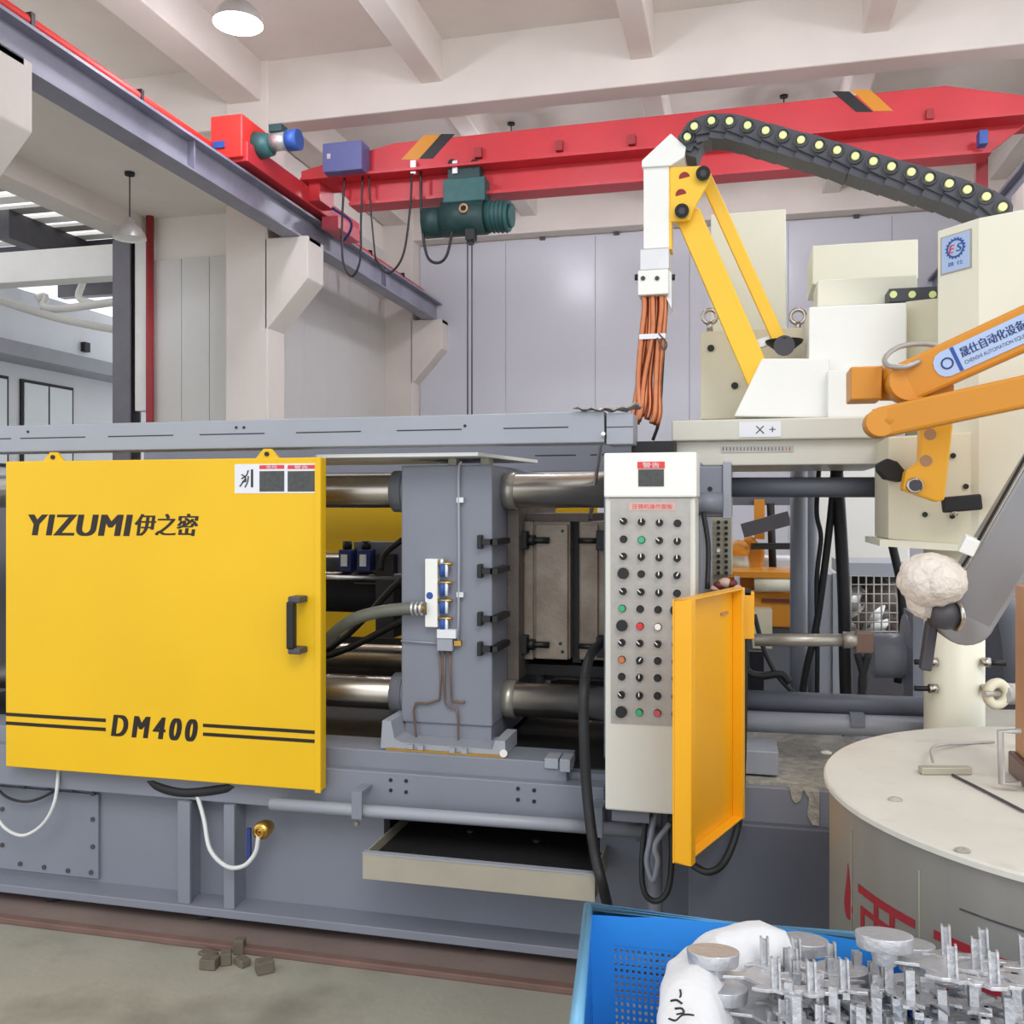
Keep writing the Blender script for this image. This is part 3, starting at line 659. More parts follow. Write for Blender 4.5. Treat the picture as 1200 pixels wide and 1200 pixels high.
cols = {'b': 'black', 'G': 'green_btn', 'M': 'black', 'R': 'red_btn', 'W': 'white', 'A': 'amber_btn', 'g': 'green_btn', 'P': 'pink_btn'}
for r, (v, s) in enumerate(zip(rows, lay)):
    for c, ch in enumerate(s):
        u = us[c]-(1 if v > 700 else 0)-r*.15; vv = v+(c-1.5)*.8
        p = PY(u, vv, yk)
        if ch == 'K':
            k = MB().cyl(p, p+Vector((0, -.012, 0)), .0105, n=14).build('selector_knob', 'black', oc)
            a = random.choice((0, 0, 0, .5, -.8)) if c else -.8
            M = Matrix.Translation(p+Vector((0, -.014, 0))) @ Matrix.Rotation(a, 4, 'Y')
            MB().ob(M, .0065, .014, .021).build('knob_grip', 'black', k)
            MB().ob(M @ Matrix.Translation((0, -.0072, .005)), .003, .001, .011).build('pointer', 'white', k)
        else:
            R_ = .017 if ch == 'M' else .0098
            k = MB().cyl(p, p+Vector((0, -.006, 0)), R_*.7 if ch == 'M' else R_+.0012, n=18).build('push_button', 'dark' if ch != 'M' else 'black', oc)
            MB().cyl(p+Vector((0, -.006, 0)), p+Vector((0, -.018 if ch == 'M' else -.011, 0)), R_, R_*.92, n=18).build('button_cap', cols[ch], k)
        if v < 840:
            MB().box(p.x-.016, yk-.0006, p.z+.0165, p.x+.016, yk, p.z+.0195).build('caption', 'steel_dark' if random.random() < 0 else 'tray', oc)
MB().box(xu(716, yc), yc+.02, zv(740, 966, yc), xu(760, yc), yc+.15, zv(740, 952, yc)).build('mount', 'slate', oc)
MB().box(xu(745, 2.95), 2.95, .45, xu(775, 2.95), 3.0, .66).build('bracket', 'slate', oc)

# ================================================================== ORANGE GUARD PANEL
A = Vector((-.022, 2.86, 0)); B = Vector((-.171, 2.44, 0)); zt, zb = 1.262, .585
og = thing('guard_panel', 'open orange sheet metal guard panel swung out beside the console', 'guard panel', (A.x, A.y, zb))
dr = (A-B).normalized(); nr = Vector((dr.y, -dr.x, 0))
def ogbox(p, q, t0, t1, z0, z1, name, bev=.002, m='orange'):
    V = [Vector((c.x, c.y, z))+nr*t for z in (z0, z1) for c in (p, q) for t in (t0, t1)]
    return MB().add(V, [(0, 1, 3, 2), (4, 6, 7, 5), (0, 4, 5, 1), (2, 3, 7, 6), (0, 2, 6, 4), (1, 5, 7, 3)]).build(name, m, og, bevel=bev)
ogbox(A, B, -.004, 0, zb, zt, 'sheet', 0)
ogbox(B, B+dr*.004, 0, .045, zb, zt, 'edge_fold'); ogbox(A-dr*.02, A, 0, .031, zb-.001, zt+.001, 'edge_fold')
ogbox(A, B, 0, .03, zt-.006, zt, 'top_fold'); ogbox(A, B, 0, .03, zb, zb+.006, 'bottom_fold')
ogbox(B, B+dr*.03, .043, .047, zb, zt, 'return_fold')
ogbox(A-dr*.12, A-dr*.07, .0, .006, 1.19, 1.197, 'bolt_row', 0, 'tan')
hb = MB().pb(863, 694, 884, 749, 2.9, .06).build('hinge_box', 'orange', og, bevel=.003)
MB().pb(858, 696, 864, 745, 2.92, .03).build('hinge_leaf', 'maroon', og)
cf = thing('glove_bundle', 'crumpled maroon work gloves on top of the orange hinge box', 'gloves', PY(848, 694, 2.95))
for i, (u, v, r) in enumerate(((838, 690, .012), (843, 686, .014), (850, 683, .016), (857, 684, .014), (863, 689, .012))):
    MB().ball(PY(u, v, 2.95), r*1.25, 7, (1.1, .9, .8)).build('glove_fold', 'maroon' if i % 2 else 'pink_face', cf)
tag(MB().pb(832, 693, 880, 697, 2.9, .12).build('shelf_plate', 'dark'), 'thin dark shelf plate under the maroon gloves', 'shelf')

# ================================================================== SPRAY ROBOT ON TOP OF THE MACHINE
ys = 3.2
sr = thing('spray_robot', 'cream spray robot with yellow linkage arms and copper nozzles', 'robot', PY(900, 545, ys))
bs = MB().pb(787, 490, 1041, 515, ys, .7).build('slide_plate', 'slide', sr, bevel=.005)
MB().pb(866, 494, 915, 512, ys-.003, .003).build('axis_label', 'decal_white', bs)
front_text('X +', 'axis_text', 'steel_dark', bs, 885, 499, 909, 508, ys-.003)
bm_ = MB().pb(792, 515, 1041, 545, ys+.03, .6).build('slide_beam', 'slide', sr, bevel=.004)
sc2 = MB().pb(845, 523, 930, 530, ys+.027, .003).build('scale_ruler', 'faceplate', bm_)
for i in range(20): MB().pb(847+i*4.1, 524, 848+i*4.1, 528, ys+.0262, .001).build('tick', 'sign_red' if i == 18 else 'steel_dark', sc2)
MB().pb(740, 517, 790, 531, 3.1, .2).build('slide_bracket', 'dark', sr)
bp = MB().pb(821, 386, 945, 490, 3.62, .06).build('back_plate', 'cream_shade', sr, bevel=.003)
for u, v in ((833, 408), (861, 452)): MB().cyl(PY(u, v, 3.612), PY(u, v, 3.625), .013, n=14).build('plate_hole', 'black', bp)
for u in (832, 935):
    e = MB().ring(PY(u, 371, 3.65), .026, .008, (0, 1, 0)).build('eye_bolt', 'steel', sr); MB().cyl(PY(u, 378, 3.65), PY(u, 388, 3.65), .012).build('eye_shank', 'steel', e)
MB().pp([(860, 488), (893, 420), (972, 420), (972, 490)], 3.3, .25).build('arm_housing', 'white', sr, bevel=.005)
MB().pb(970, 432, 1064, 492, 3.26, .35).build('drive_housing', 'white', sr, bevel=.005)
MB().pb(948, 357, 1063, 434, 3.34, .35).build('motor_housing', 'white', sr, bevel=.005)
MB().pb(958, 325, 1075, 357, 3.5, .2).build('upper_cover', 'cream', sr, bevel=.004)
MB().pb(952, 284, 1076, 330, 3.75, .3).build('rear_cover', 'cream', sr, bevel=.004)
MB().pb(833, 248, 921, 388, 3.85, .3).build('tall_cabinet', 'cream', sr, bevel=.004)
ch = MB().pb(1042, 337, 1098, 352, 3.4, .1).build('short_chain', 'chain', sr)
for u in (1047, 1069, 1093): MB().cyl(PY(u, 345, 3.395), PY(u, 345, 3.405), .012, n=12).build('pin_cap', 'lime', ch)
# linkage
yy = 3.42
def link(u0, v0, u1, v1, wpx, Y, d, name, m='orange'):
    a, b = PY(u0, v0, Y), PY(u1, v1, Y)
    return MB().beam(a, b, wpx, d, up=(0, 1, 0)).build(name, m, sr, bevel=.004)
link(806, 252, 893, 452, .088, yy, .05, 'main_arm', 'arm_yellow'); link(826, 207, 917, 408, .045, yy+.05, .03, 'upper_link', 'arm_yellow')
br = MB().pp([(785, 196), (822, 194), (832, 200), (832, 210), (812, 247), (808, 258), (786, 260)], yy-.06, .02).build('head_bracket', 'arm_yellow', sr, bevel=.003)
for u, v, r, m in ((824, 203, .025, 'black'), (799, 247, .025, 'black')):
    b = MB().cyl(PY(u, v, yy-.085), PY(u, v, yy-.06), r).build('pivot_bolt', m, br); MB().cyl(PY(u, v, yy-.09), PY(u, v, yy-.085), r*.5, n=6).build('bolt_socket', 'steel_dark', br)
for u, v in ((802, 208), (798, 228)): MB().cyl(PY(u, v, yy-.0605), PY(u, v, yy-.059), .019).build('lightening_hole', 'red_dull', br)
pv = MB().cyl(PY(919, 405, yy), PY(919, 405, yy+.1), .036).build('elbow_pivot', 'steel_dark', sr); MB().lathe([(.036, 0), (.062, .02), (.066, .03)], PY(919, 409, yy+.06), (0, 0, 1)).build('rubber_boot', 'black', pv)
MB().beam(PY(884, 405, 3.5), PY(905, 398, 3.5), .03, .03).build('elbow_cylinder', 'alu', sr)
yh = 3.36
hd = MB().pb(754, 192, 784, 291, yh, .1).build('spray_head', 'white', sr, bevel=.003)
MB().pb(782, 194, 787, 292, yh+.005, .08).build('head_edge', 'arm_yellow', hd)
MB().pp([(752, 188), (786, 156), (804, 172), (802, 184), (786, 194), (752, 196)], yh-.01, .12).build('head_cap', 'white', hd, bevel=.003)
nb = MB().pb(750, 291, 784, 316, yh-.015, .12).build('nozzle_block', 'alu', sr, bevel=.003)
MB().pb(747.5, 316, 783, 345, yh-.03, .15).build('nozzle_manifold', 'white', nb, bevel=.003)
for u in (753.5, 770): MB().cyl(PY(u, 326, yh-.035), PY(u, 326, yh-.03), .008, n=12).build('manifold_screw', 'steel_dark', nb)
for u0, u1 in ((744, 748), (783, 791)): MB().cyl(PY(u0, 325, yh+.03), PY(u1, 325, yh+.03), .011, n=10).build('side_knob', 'black', nb)
MB().pp([(783, 316), (787, 320), (787, 362), (781, 350)], yh, .08).build('manifold_side', 'alu', nb)
tubes = [(755, 343, 752, 395, 746, 497), (762, 343, 761, 395, 752, 488), (769, 343, 767, 395, 758, 492), (775, 343, 772, 395, 764, 497), (779, 343, 777, 395, 769, 499), (757, 343, 757, 392, 738, 503), (765, 343, 765, 392, 748, 494)]
for i, (a, b, c, d, e, f) in enumerate(tubes):
    y2 = yh+.01*(i % 3)
    MB().tube([PY(a, b, y2), PY(a+.3, b+20, y2), PY(c, d, y2), PY((c+e)/2-1+(i % 2)*2, (d+f)/2, y2+.01), PY(e+4, f-16, y2), PY(e, f, y2)], .0105, 8, 4).build('copper_nozzle', 'copper', sr)
MB().tube([PY(778, 400, yh+.04), PY(774, 470, yh+.04), PY(772, 495, yh+.04), PY(765, 516, yh+.04)], .006, 6).build('air_line', 'black', sr)
cpb = MB().pb(749, 391, 780, 397, yh-.016, .012).build('tube_clamp', 'alu', sr)
MB().tube([PY(772, 391, yh-.016), PY(781, 402, yh-.02), PY(778, 410, yh-.02), PY(770, 396, yh-.02)], .003, 6).build('wire_tie', 'steel_dark', cpb)
# cable chain
cc = thing('cable_chain', 'black cable chain with lime pins arching over the spray robot', 'cable chain', PY(900, 200, 3.38))
CP = [(801, 178), (806, 164), (814, 152), (834, 145.5), (855, 146), (876, 151), (897, 157), (917, 162.5), (938, 168), (959, 174), (980, 180), (1001, 187), (1022, 193), (1043, 199), (1066, 205.5), (1087, 212), (1110, 219), (1131, 226), (1153, 234), (1172, 246)]
N = len(CP)
PTS = [PY(u, v, 3.38-.012*i) for i, (u, v) in enumerate(CP)]
for i in range(1, N):
    p = PTS[i]; q = PTS[i-1]; dvec = p-q; ang = math.atan2(dvec.z, dvec.x)
    dirx = Vector((math.cos(ang), 0, math.sin(ang))); nz = Vector((-math.sin(ang), 0, math.cos(ang)))
    if nz.z < 0: nz = -nz
    yq = p.y; poly = []
    for k in range(9):
        a = -math.pi/2+math.pi*k/8
        r = dirx*math.cos(a)*.034+nz*math.sin(a)*.034; poly.append((p.x+r.x, p.z+r.z))
    b0 = q+nz*.03-dirx*.0; b1 = q-nz*.03
    poly += [(b0.x, b0.z), (b1.x, b1.z)]
    lk = MB().prism(poly, yq-.012*(1+i % 2*.3), yq-.004).build('chain_link', 'chain', cc, bevel=.003)
    c0 = (p+q)/2-nz*.006
    MB().ob(Matrix.Translation((c0.x-nz.x*.012, yq+.05, c0.z-.016)) @ Matrix.Rotation(-ang, 4, 'Y'), dvec.length*.98, .11, .062).build('crossbar', 'chain', lk)
    MB().cyl(Vector((p.x, yq-.034, p.z)), Vector((p.x, yq-.012, p.z)), .0125, n=12).build('pin_cap', 'lime', lk)
    MB().ring(Vector((p.x, yq-.029, p.z)), .022, .003, (0, 1, 0), 18, 6).build('pin_ring', 'steel_dark', lk)
# ================================================================== LADLE ROBOT ON THE RIGHT
lr = thing('ladle_robot', 'cream ladle robot column with amber parallel arms beside the furnace', 'robot', (.63, 3.1, 0))
px, py_ = xu(1125, 3.02), 3.1
# upper mast: front face towards the aisle, chamfered face on the left
def uy(u, Y): return (xu(u, Y), Y)
mast = [uy(1147, 2.95), uy(1215, 2.88), (uy(1215, 2.88)[0]+.1, 3.4), uy(1099, 3.42), uy(1099, 3.06)]
zt_ = zv(1150, 255, 2.95)
ms = MB().prism(mast, 1.395, zt_, 'z').build('mast', 'cream', lr, bevel=.004)
lowm = [uy(1061, 3.4), uy(1110, 3.36), uy(1110, 3.7), uy(1061, 3.7)]
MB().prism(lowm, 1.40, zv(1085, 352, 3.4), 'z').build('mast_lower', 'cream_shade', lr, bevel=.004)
# logo plate on the chamfered face
p0, p1 = Vector((*uy(1103, 3.235), 0)), Vector((*uy(1139, 3.0), 0))
p0 = Vector((*uy(1099, 3.06), 0)).lerp(Vector((*uy(1147, 2.95), 0)), .12); p1 = Vector((*uy(1099, 3.06), 0)).lerp(Vector((*uy(1147, 2.95), 0)), .8)
ex = (p1-p0).normalized(); nz_ = Vector((ex.y, -ex.x, 0))
wz = (p1-p0).length; zl, zh = zv(1121, 318, 3.02), zv(1121, 276, 3.02)
ML = Matrix(((ex.x, 0, nz_.x, p0.x+nz_.x*.003), (ex.y, 0, nz_.y, p0.y+nz_.y*.003), (0, 1, 0, zl), (0, 0, 0, 1)))
lg = MB().ob(ML @ Matrix.Translation((wz/2, (zh-zl)/2, -.0015)), wz, zh-zl, .003).build('logo_plate', 'decal_blue', ms)
MB().ob(ML @ Matrix.Translation((wz/2, (zh-zl)/2, -.0022)), wz+.012, zh-zl+.008, .002).build('logo_frame', 'tray', ms)
cen = (wz/2, (zh-zl)*.62, .001); Rg = (zh-zl)*.26
gp = []
for i in range(72):
    a = 2*math.pi*i/72; r = Rg*(1.16 if (i//2) % 2 else 1.0); gp.append((cen[0]+math.cos(a)*r*1.1, cen[1]+math.sin(a)*r))
gi = [(cen[0]+math.cos(2*math.pi*i/72)*Rg*.82*1.1, cen[1]+math.sin(2*math.pi*i/72)*Rg*.82) for i in range(72)]
V = [ML @ Vector((a, b, .001)) for a, b in gp+gi]; MB().add(V, [(i, (i+1) % 72, 72+(i+1) % 72, 72+i) for i in range(72)]).build('gear_emblem', 'blue_ink', lg)
text('E', 'emblem_letter', 'red_btn', lg, ML @ Matrix.Translation((cen[0]-Rg*.85, cen[1]-Rg*.42, 0)), Rg*.75, Rg*.85, shear=.2, bold=.04)
text('S', 'emblem_letter', 'blue_ink', lg, ML @ Matrix.Translation((cen[0]+Rg*.1, cen[1]-Rg*.42, 0)), Rg*.75, Rg*.85, shear=.2, bold=.04)
text('晟 仕', 'emblem_text', 'blue_ink', lg, ML @ Matrix.Translation((wz*.22, (zh-zl)*.14, 0)), wz*.56, (zh-zl)*.12)
# lower housing plate
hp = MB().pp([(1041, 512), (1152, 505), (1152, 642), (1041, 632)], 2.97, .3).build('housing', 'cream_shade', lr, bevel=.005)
MB().pp([(1031, 632), (1140, 639), (1140, 647), (1031, 640)], 2.92, .34).build('housing_lip', 'cream', hp)
MB().pb(1157, 520, 1205, 640, 3.0, .2).build('housing_side', 'cream', hp)
for u, v in ((1117, 534), (1132, 570), (1084, 603), (1116, 605)): MB().cyl(PY(u, v, 2.962), PY(u, v, 2.975), .008, n=10).build('housing_bolt', 'black', hp)
MB().pb(1158, 440, 1184, 640, 2.99, .05).build('mast_rib', 'cream', lr)
fk = MB().beam(PY(1104, 592, 2.9), PY(1150, 588, 2.9), .045, .03, up=(0, 1, 0)).build('black_knob_bar', 'dark', lr, bevel=.006)
MB().cyl(PY(1118, 596, 2.9), PY(1118, 604, 2.9), .012).build('knob_bar_stud', 'steel', fk)
MB().pp([(1029, 543), (1040, 537), (1052, 541), (1062, 553), (1056, 565), (1038, 561), (1030, 552)], 2.9, .07).build('limit_block', 'dark', lr, bevel=.004)
# arms
def arm(p, q, a, b, name, m='amber', bev=.012): return MB().beam(p, q, a, b, up=(0, 1, 0)).build(name, m, lr, bevel=bev)
ua0, ua1 = PY(1064, 448, 2.62), PY(1290, 345, 2.5)
ua = arm(ua0, ua1, .105, .10, 'upper_arm', bev=.008)
e0 = PY(1064, 448, 2.62); MB().cyl(e0+Vector((0, -.05, 0)), e0+Vector((0, .05, 0)), .0525, n=24).build('arm_end', 'amber', ua)
MB().pb(997, 429, 1034, 468, 2.66, .12).build('counterweight', 'amber', lr, bevel=.004)
MB().cyl(PY(1032, 449, 2.72), PY(1062, 449, 2.72), .048, n=24).build('arm_neck', 'amber', lr)
# decal on the arm
ad = (ua1-ua0).normalized(); ax_, ay_, az_ = basis(ua1-ua0, (0, 1, 0))
upv = ad.cross(Vector((0, 1, 0))); upv = -upv if upv.z < 0 else upv; upv.normalize(); outv = ad.cross(upv).normalized()
if outv.y > 0: outv = -outv
o_ = ua0+ad*.10-upv*.033+outv*.051
MD = Matrix(((ad.x, upv.x, outv.x, o_.x), (ad.y, upv.y, outv.y, o_.y), (ad.z, upv.z, outv.z, o_.z), (0, 0, 0, 1)))
MB().prism([(.0, 0), (.42, 0), (.42, .066), (.0, .066)]+[(.0-.028*math.sin(math.pi*k/6), .033+.033*math.cos(math.pi*k/6)) for k in range(1, 6)], 0, .0012, 'z', MD).build('name_label', 'decal_blue', ua)
MB().ob(MD @ Matrix.Translation((.027, .033, .0014)), .009, .064, .0008).build('label_bar', 'blue_ink', ua)
MB().ring(MD @ Vector((.004, .033, .0016)), .013, .002, outv, 20, 6).build('label_emblem', 'blue_dark', ua)
text('晟仕自动化设备有', 'label_text', 'blue_dark', ua, MD @ Matrix.Translation((.040, .030, .0012)), .175, .025, bold=.03)
text('CHENSHI AUTOMATION EQUIPMENT', 'label_subtext', 'steel_dark', ua, MD @ Matrix.Translation((.040, .010, .0012)), .175, .011)
la0, la1 = PY(1030, 496, 2.56), PY(1290, 440, 2.42)
la = arm(la0, la1, .076, .07, 'lower_arm', bev=.008)
MB().cyl(la0+Vector((0, -.042, 0)), la0+Vector((0, .042, 0)), .036, n=24).build('arm_end', 'amber', la)
MB().cyl(PY(1026, 497, 2.56), PY(1080, 484, 2.54), .0385, n=20).build('arm_sleeve', 'amber', la)
ld = MB().pp([(1080, 478), (1120, 468), (1118, 488), (1107, 586), (1098, 588), (1058, 574), (1062, 552), (1078, 540)], 2.8, .06).build('crank_link', 'orange', lr, bevel=.005)
for u, v, r in ((1090, 509, .016), (1085, 540, .016)): MB().cyl(PY(u, v, 2.797), PY(u, v, 2.81), r).build('link_hole', 'tan', ld)
MB().cyl(PY(1072, 569, 2.785), PY(1072, 569, 2.81), .02).build('link_bolt', 'steel_dark', ld); MB().ring(PY(1072, 569, 2.787), .018, .004, (0, 1, 0)).build('link_bolt_ring', 'steel', ld)
MB().box(xu(1085, 2.66), 2.6, zv(1090, 470, 2.66), xu(1112, 2.66), 2.85, zv(1090, 455, 2.66)).build('arm_axle', 'amber', lr)
tag(MB().tube([PY(1108, 409, 2.72), PY(1085, 403, 2.7), PY(1055, 406, 2.66), PY(1038, 418, 2.62), PY(1040, 428, 2.58), PY(1060, 430, 2.55), PY(1078, 423, 2.56)], .007, 8).build('air_hose', 'faceplate'), 'thin grey air hose loop above the amber arm joint', 'hose')
# pedestal
pt = MB().cyl((px, py_, 0), (px, py_, 1.40), .085, n=36).build('pedestal', 'cream', lr)
for v in (776, 807):
    for s, u in ((-1, 1096), (1, 1154)):
        z = zv(u, v, 3.03)
        b = MB().cyl((px+s*.066, 3.03, z), (px+s*.125, 3.02, z), .008, n=10).build('stud', 'black', pt); MB().cyl((px+s*.06, 3.03, z), (px+s*.085, 3.027, z), .014, n=8).build('nut', 'steel', pt)
# grey ladle arm
ga0, ga1 = PY(1128, 722, 2.6), PY(1262, 505, 2.5)
ga = MB().beam(ga0, ga1, .14, .085, up=(0, 1, 0)).build('ladle_arm', 'arm_grey', lr, bevel=.014)
MB().lathe([(.001, -.044), (.062, -.044), (.07, -.036), (.07, .036), (.062, .044), (.001, .044)], ga0, (0, -1, .0)).build('arm_hub', 'arm_grey', ga)
gp_ = PY(1108, 722, 2.5)
MB().lathe([(.001, -.03), (.034, -.03), (.036, 0), (.03, .03), (.001, .03)], gp_+Vector((0, .02, 0)), (-1, -.25, 0)).build('ladle_clamp', 'steel_dark', ga)
MB().ring(gp_+Vector((.028, .02, 0)), .034, .006, (-1, -.3, 0)).build('clamp_ring', 'steel', ga)
MB().tube([PY(1098, 700, 2.55), PY(1130, 660, 2.5), PY(1165, 600, 2.45), PY(1210, 520, 2.4)], .0035, 6).build('arm_cable', 'black', ga)
MB().tube([PY(1104, 704, 2.55), PY(1134, 662, 2.5), PY(1168, 604, 2.45), PY(1215, 522, 2.4)], .0035, 6).build('arm_cable', 'steel', ga)
MB().beam(PY(1131, 648, 2.49), PY(1140, 630, 2.48), .035, .03).build('cable_saddle', 'white', ga, bevel=.003)
lad = MB().beam(PY(1092, 728, 2.62), PY(1084, 785, 2.62), .028, .04).build('ladle_link', 'steel_dark', lr, bevel=.006)
MB().beam(PY(1094, 716, 2.6), PY(1078, 700, 2.6), .02, .03).build('ladle_finger', 'steel_dark', lad)
# cloth-wrapped sensor
import mathutils
def blob(c, r, n, amp, fr, seed, sq=(1, 1, 1)):
    m = MB(); m.ball((0, 0, 0), 1, n)
    for i, v in enumerate(m.V):
        k = 1+amp*mathutils.noise.noise(v*fr+Vector((seed, 0, 0)))+amp*.5*mathutils.noise.noise(v*fr*2.7+Vector((0, seed, 0)))
        m.V[i] = Vector((v.x*sq[0]*r*k, v.y*sq[1]*r*k, v.z*sq[2]*r*k))+Vector(c)
    return m
cw = thing('wrapped_sensor', 'white crumpled cloth wrapped around the end of the ladle arm', 'cloth wrap', PY(1090, 715, 2.55))
MB_ = blob(PY(1092, 680, 2.52), .078, 40, .07, 2.6, 3.2, (1.03, .95, .86)); MB_.build('cloth_ball', 'cloth', cw)
blob(PY(1084, 700, 2.54), .046, 24, .1, 3.2, 8.1, (1, .8, 1.15)).build('cloth_tail', 'cloth', cw)
blob(PY(1106, 683, 2.462), .04, 30, .1, 4.5, 5.5, (1, .6, 1)).build('cloth_knot', 'cloth', cw)

# ================================================================== HOLDING FURNACE
fc = Vector((.80, 2.2, 0)); FR_ = .622; FZ = .9
fu = thing('holding_furnace', 'round grey holding furnace with a pale flat lid and red markings', 'furnace', fc)
MB().lathe([(FR_-.012, 0), (FR_-.012, FZ-.013)], fc, n=96).build('shell', 'furnace', fu)
ld = MB().lathe([(.001, FZ-.014), (FR_, FZ-.014), (FR_, FZ-.004), (FR_-.004, FZ), (.001, FZ)], fc, n=96)
for i in range(len(ld.S)): ld.S[i] = False
ld.build('lid', 'lid', fu)
def fpt(u, v, r=FR_-.0115):      # point of the shell seen in that direction
    d = ray(u, v); o = Vector((0, 0, CAMZ)); dx = o-fc
    a = d.x**2+d.y**2; b = 2*(dx.x*d.x+dx.y*d.y); c = dx.x**2+dx.y**2-r*r
    t = (-b-math.sqrt(max(0, b*b-4*a*c)))/(2*a); return o+d*t
def fang(p): return math.atan2(p.y-fc.y, p.x-fc.x)
def fpatch(poly, m, name):       # thin painted mark curved with the shell; poly in (arc metres, height)
    V = []; n = len(poly)
    for r in (FR_-.0118, FR_-.0105):
        V += [Vector((fc.x+math.cos(a/FR_)*r, fc.y+math.sin(a/FR_)*r, z)) for a, z in poly]
    MB().add(V, [tuple(range(n)), tuple(range(n, 2*n))]+[(i, (i+1) % n, n+(i+1) % n, n+i) for i in range(n)]).build(name, m, fu)
pd = fpt(994, 1060); a0 = fang(pd)*FR_
drop = [(a0+.016*math.cos(t)*1.3*(1 if math.sin(t) < 0 else max(.12, 1-math.sin(t)*.95)), pd.z+(.03*math.sin(t) if math.sin(t) < 0 else .085*math.sin(t))) for t in [2*math.pi*i/20 for i in range(20)]]
fpatch(drop, 'red_paint', 'drop_mark')
aL, aR = fang(fpt(1006, 1050))*FR_, fang(fpt(1072, 1070))*FR_
zc = fpt(1008, 1037).z; CW = aR-aL; CH = .115
def bar(x0, x1, z0, z1):
    xs = [x0+(x1-x0)*i/8 for i in range(9)]
    fpatch([(aL+CW*x, zc+CH*(z0-1)) for x in xs]+[(aL+CW*x, zc+CH*(z1-1)) for x in xs[::-1]], 'red_paint', 'painted_stroke')
for x0, x1, z0, z1 in ((0, 1, .86, 1), (.06, .14, .0, .66), (.14, .92, .56, .66), (.92, 1, .0, .66), (.34, .42, .66, .86), (.62, .70, .66, .86), (.34, .42, .12, .56), (.62, .70, .12, .56), (.14, .92, .0, .1)): bar(x0, x1, z0, z1)
for dx in (1.25,):
    for x0, x1, z0, z1 in ((0, 1, .86, 1), (.1, .18, 0, .86), (.82, .9, 0, .86), (.18, .82, .4, .5), (.18, .82, 0, .1)): bar(x0+dx, x1+dx, z0, z1)
for a in (-2.85, -2.5): 
    pr = [(a*FR_+dx, z) for dx, z in ((0, .1), (.004, .1), (.004, .84), (0, .84))]; fpatch(pr, 'tray', 'shell_seam')
pr = [(-2.36*FR_+i*.05, .80) for i in range(12)]; fpatch(pr+[(x, z+.003) for x, z in pr[::-1]], 'steel_dark', 'scratch_line')
for u, v in ((968, 883), (1049, 938), (1128, 998)):
    p = PZ(u, v, FZ); MB().ball((p.x, p.y, FZ+.002), .011, 6, (1.3, 1, .5)).build('lid_crumb', 'grime', fu)
tag(MB().tube([PZ(u, v, FZ+.004) for u, v in ((1116, 908), (1150, 925), (1200, 951))], .003, 6).build('lid_wire', 'steel_dark'), 'thin dark wire lying across the furnace lid', 'wire')
hk = thing('probe_bar', 'small grey bar with a bent wire lying on the furnace lid', 'bar', PZ(1108, 903, FZ))
p = PZ(1078, 907, FZ); q = PZ(1137, 907, FZ); MB().beam(p+Vector((0, 0, .009)), q+Vector((0, 0, .009)), .022, .016, up=(0, 0, 1)).build('bar', 'tray', hk, bevel=.002)
MB().tube([PZ(1093, 903, FZ)+Vector((0, 0, .02)), PZ(1092, 890, FZ)+Vector((0, 0, .025)), PZ(1105, 880, FZ)+Vector((0, 0, .015)), PZ(1135, 873, FZ)+Vector((0, 0, .004)), PZ(1165, 871, FZ)+Vector((0, 0, .004))], .0035, 6).build('bent_wire', 'faceplate', hk)
# tan housing at the right edge
fb = thing('ladle_well_cover', 'tan upright box with a steel loop handle on the furnace', 'box', PZ(1205, 945, FZ))
b0 = PZ(1208, 925, FZ)
MB().box(b0.x, b0.y-.02, FZ+.05, b0.x+.12, b0.y+.12, zv(1192, 690, b0.y)).build('box', 'tan', fb, bevel=.004)
MB().box(b0.x-.012, b0.y-.04, FZ, b0.x+.13, b0.y+.13, FZ+.05).build('plinth', 'brown_pipe', fb, bevel=.004)
y0 = b0.y-.03
MB().tube([PY(1196, 857, y0), PY(1172, 857, y0), PY(1174, 918, y0), PY(1196, 919, y0)], .007, 8, 0).build('loop_handle', 'faceplate', fb)
MB().ring(PY(1168, 813, 2.85), .03, .014, (.5, -1, 0), 24, 10).build('gauge_ring', 'cream_shade', lr); MB().cyl(PY(1153, 813, 2.8), PY(1170, 813, 2.85), .008, n=10).build('gauge_stem', 'faceplate', lr)
MB().cyl(PY(1172, 813, 2.86), PY(1192, 813, 2.95), .03).build('gauge_pipe', 'faceplate', lr)
# ================================================================== HOSES AND CABLES
cable('hydraulic_hose', 'thick black hose hanging left of the operator console', [PY(706, 752, 3.35), PY(692, 768, 3.1), PY(685, 800, 2.9), PY(684, 850, 2.86), PY(688, 930, 2.84), PY(697, 1000, 2.8), PY(708, 1045, 2.8), PZ(718, 1085, .05)], .0165, cat='hose')
cable('coolant_hose', 'grey green hose curving from the yellow door to the white manifold', [PY(340, 790, 3.2), PY(380, 752, 3.15), PY(410, 728, 3.1), PY(440, 718, 3.09), PY(470, 714, 3.1), PY(500, 713, 3.12)], .022, 'hose_green', 'hose')
hf = thing('hose_fitting', 'pale ribbed fitting joining the grey green hose to the manifold', 'fitting', PY(490, 713, 3.1))
for u in (484, 489, 494): MB().ring(PY(u, 713, 3.105), .02, .006, (1, 0, 0), 16, 6).build('rib', 'alu', hf)
MB().cyl(PY(480, 713, 3.105), PY(499, 713, 3.115), .018, n=12).build('barrel', 'brass', hf)
cable('clear_tube', 'clear plastic tube looping below the left corner of the yellow door', [PY(-6, 955, 2.97), PY(8, 972, 2.96), PY(28, 979, 2.95), PY(50, 966, 2.95), PY(64, 940, 2.96), PY(69, 902, 2.99)], .0068, 'clear_tube', 'tube')
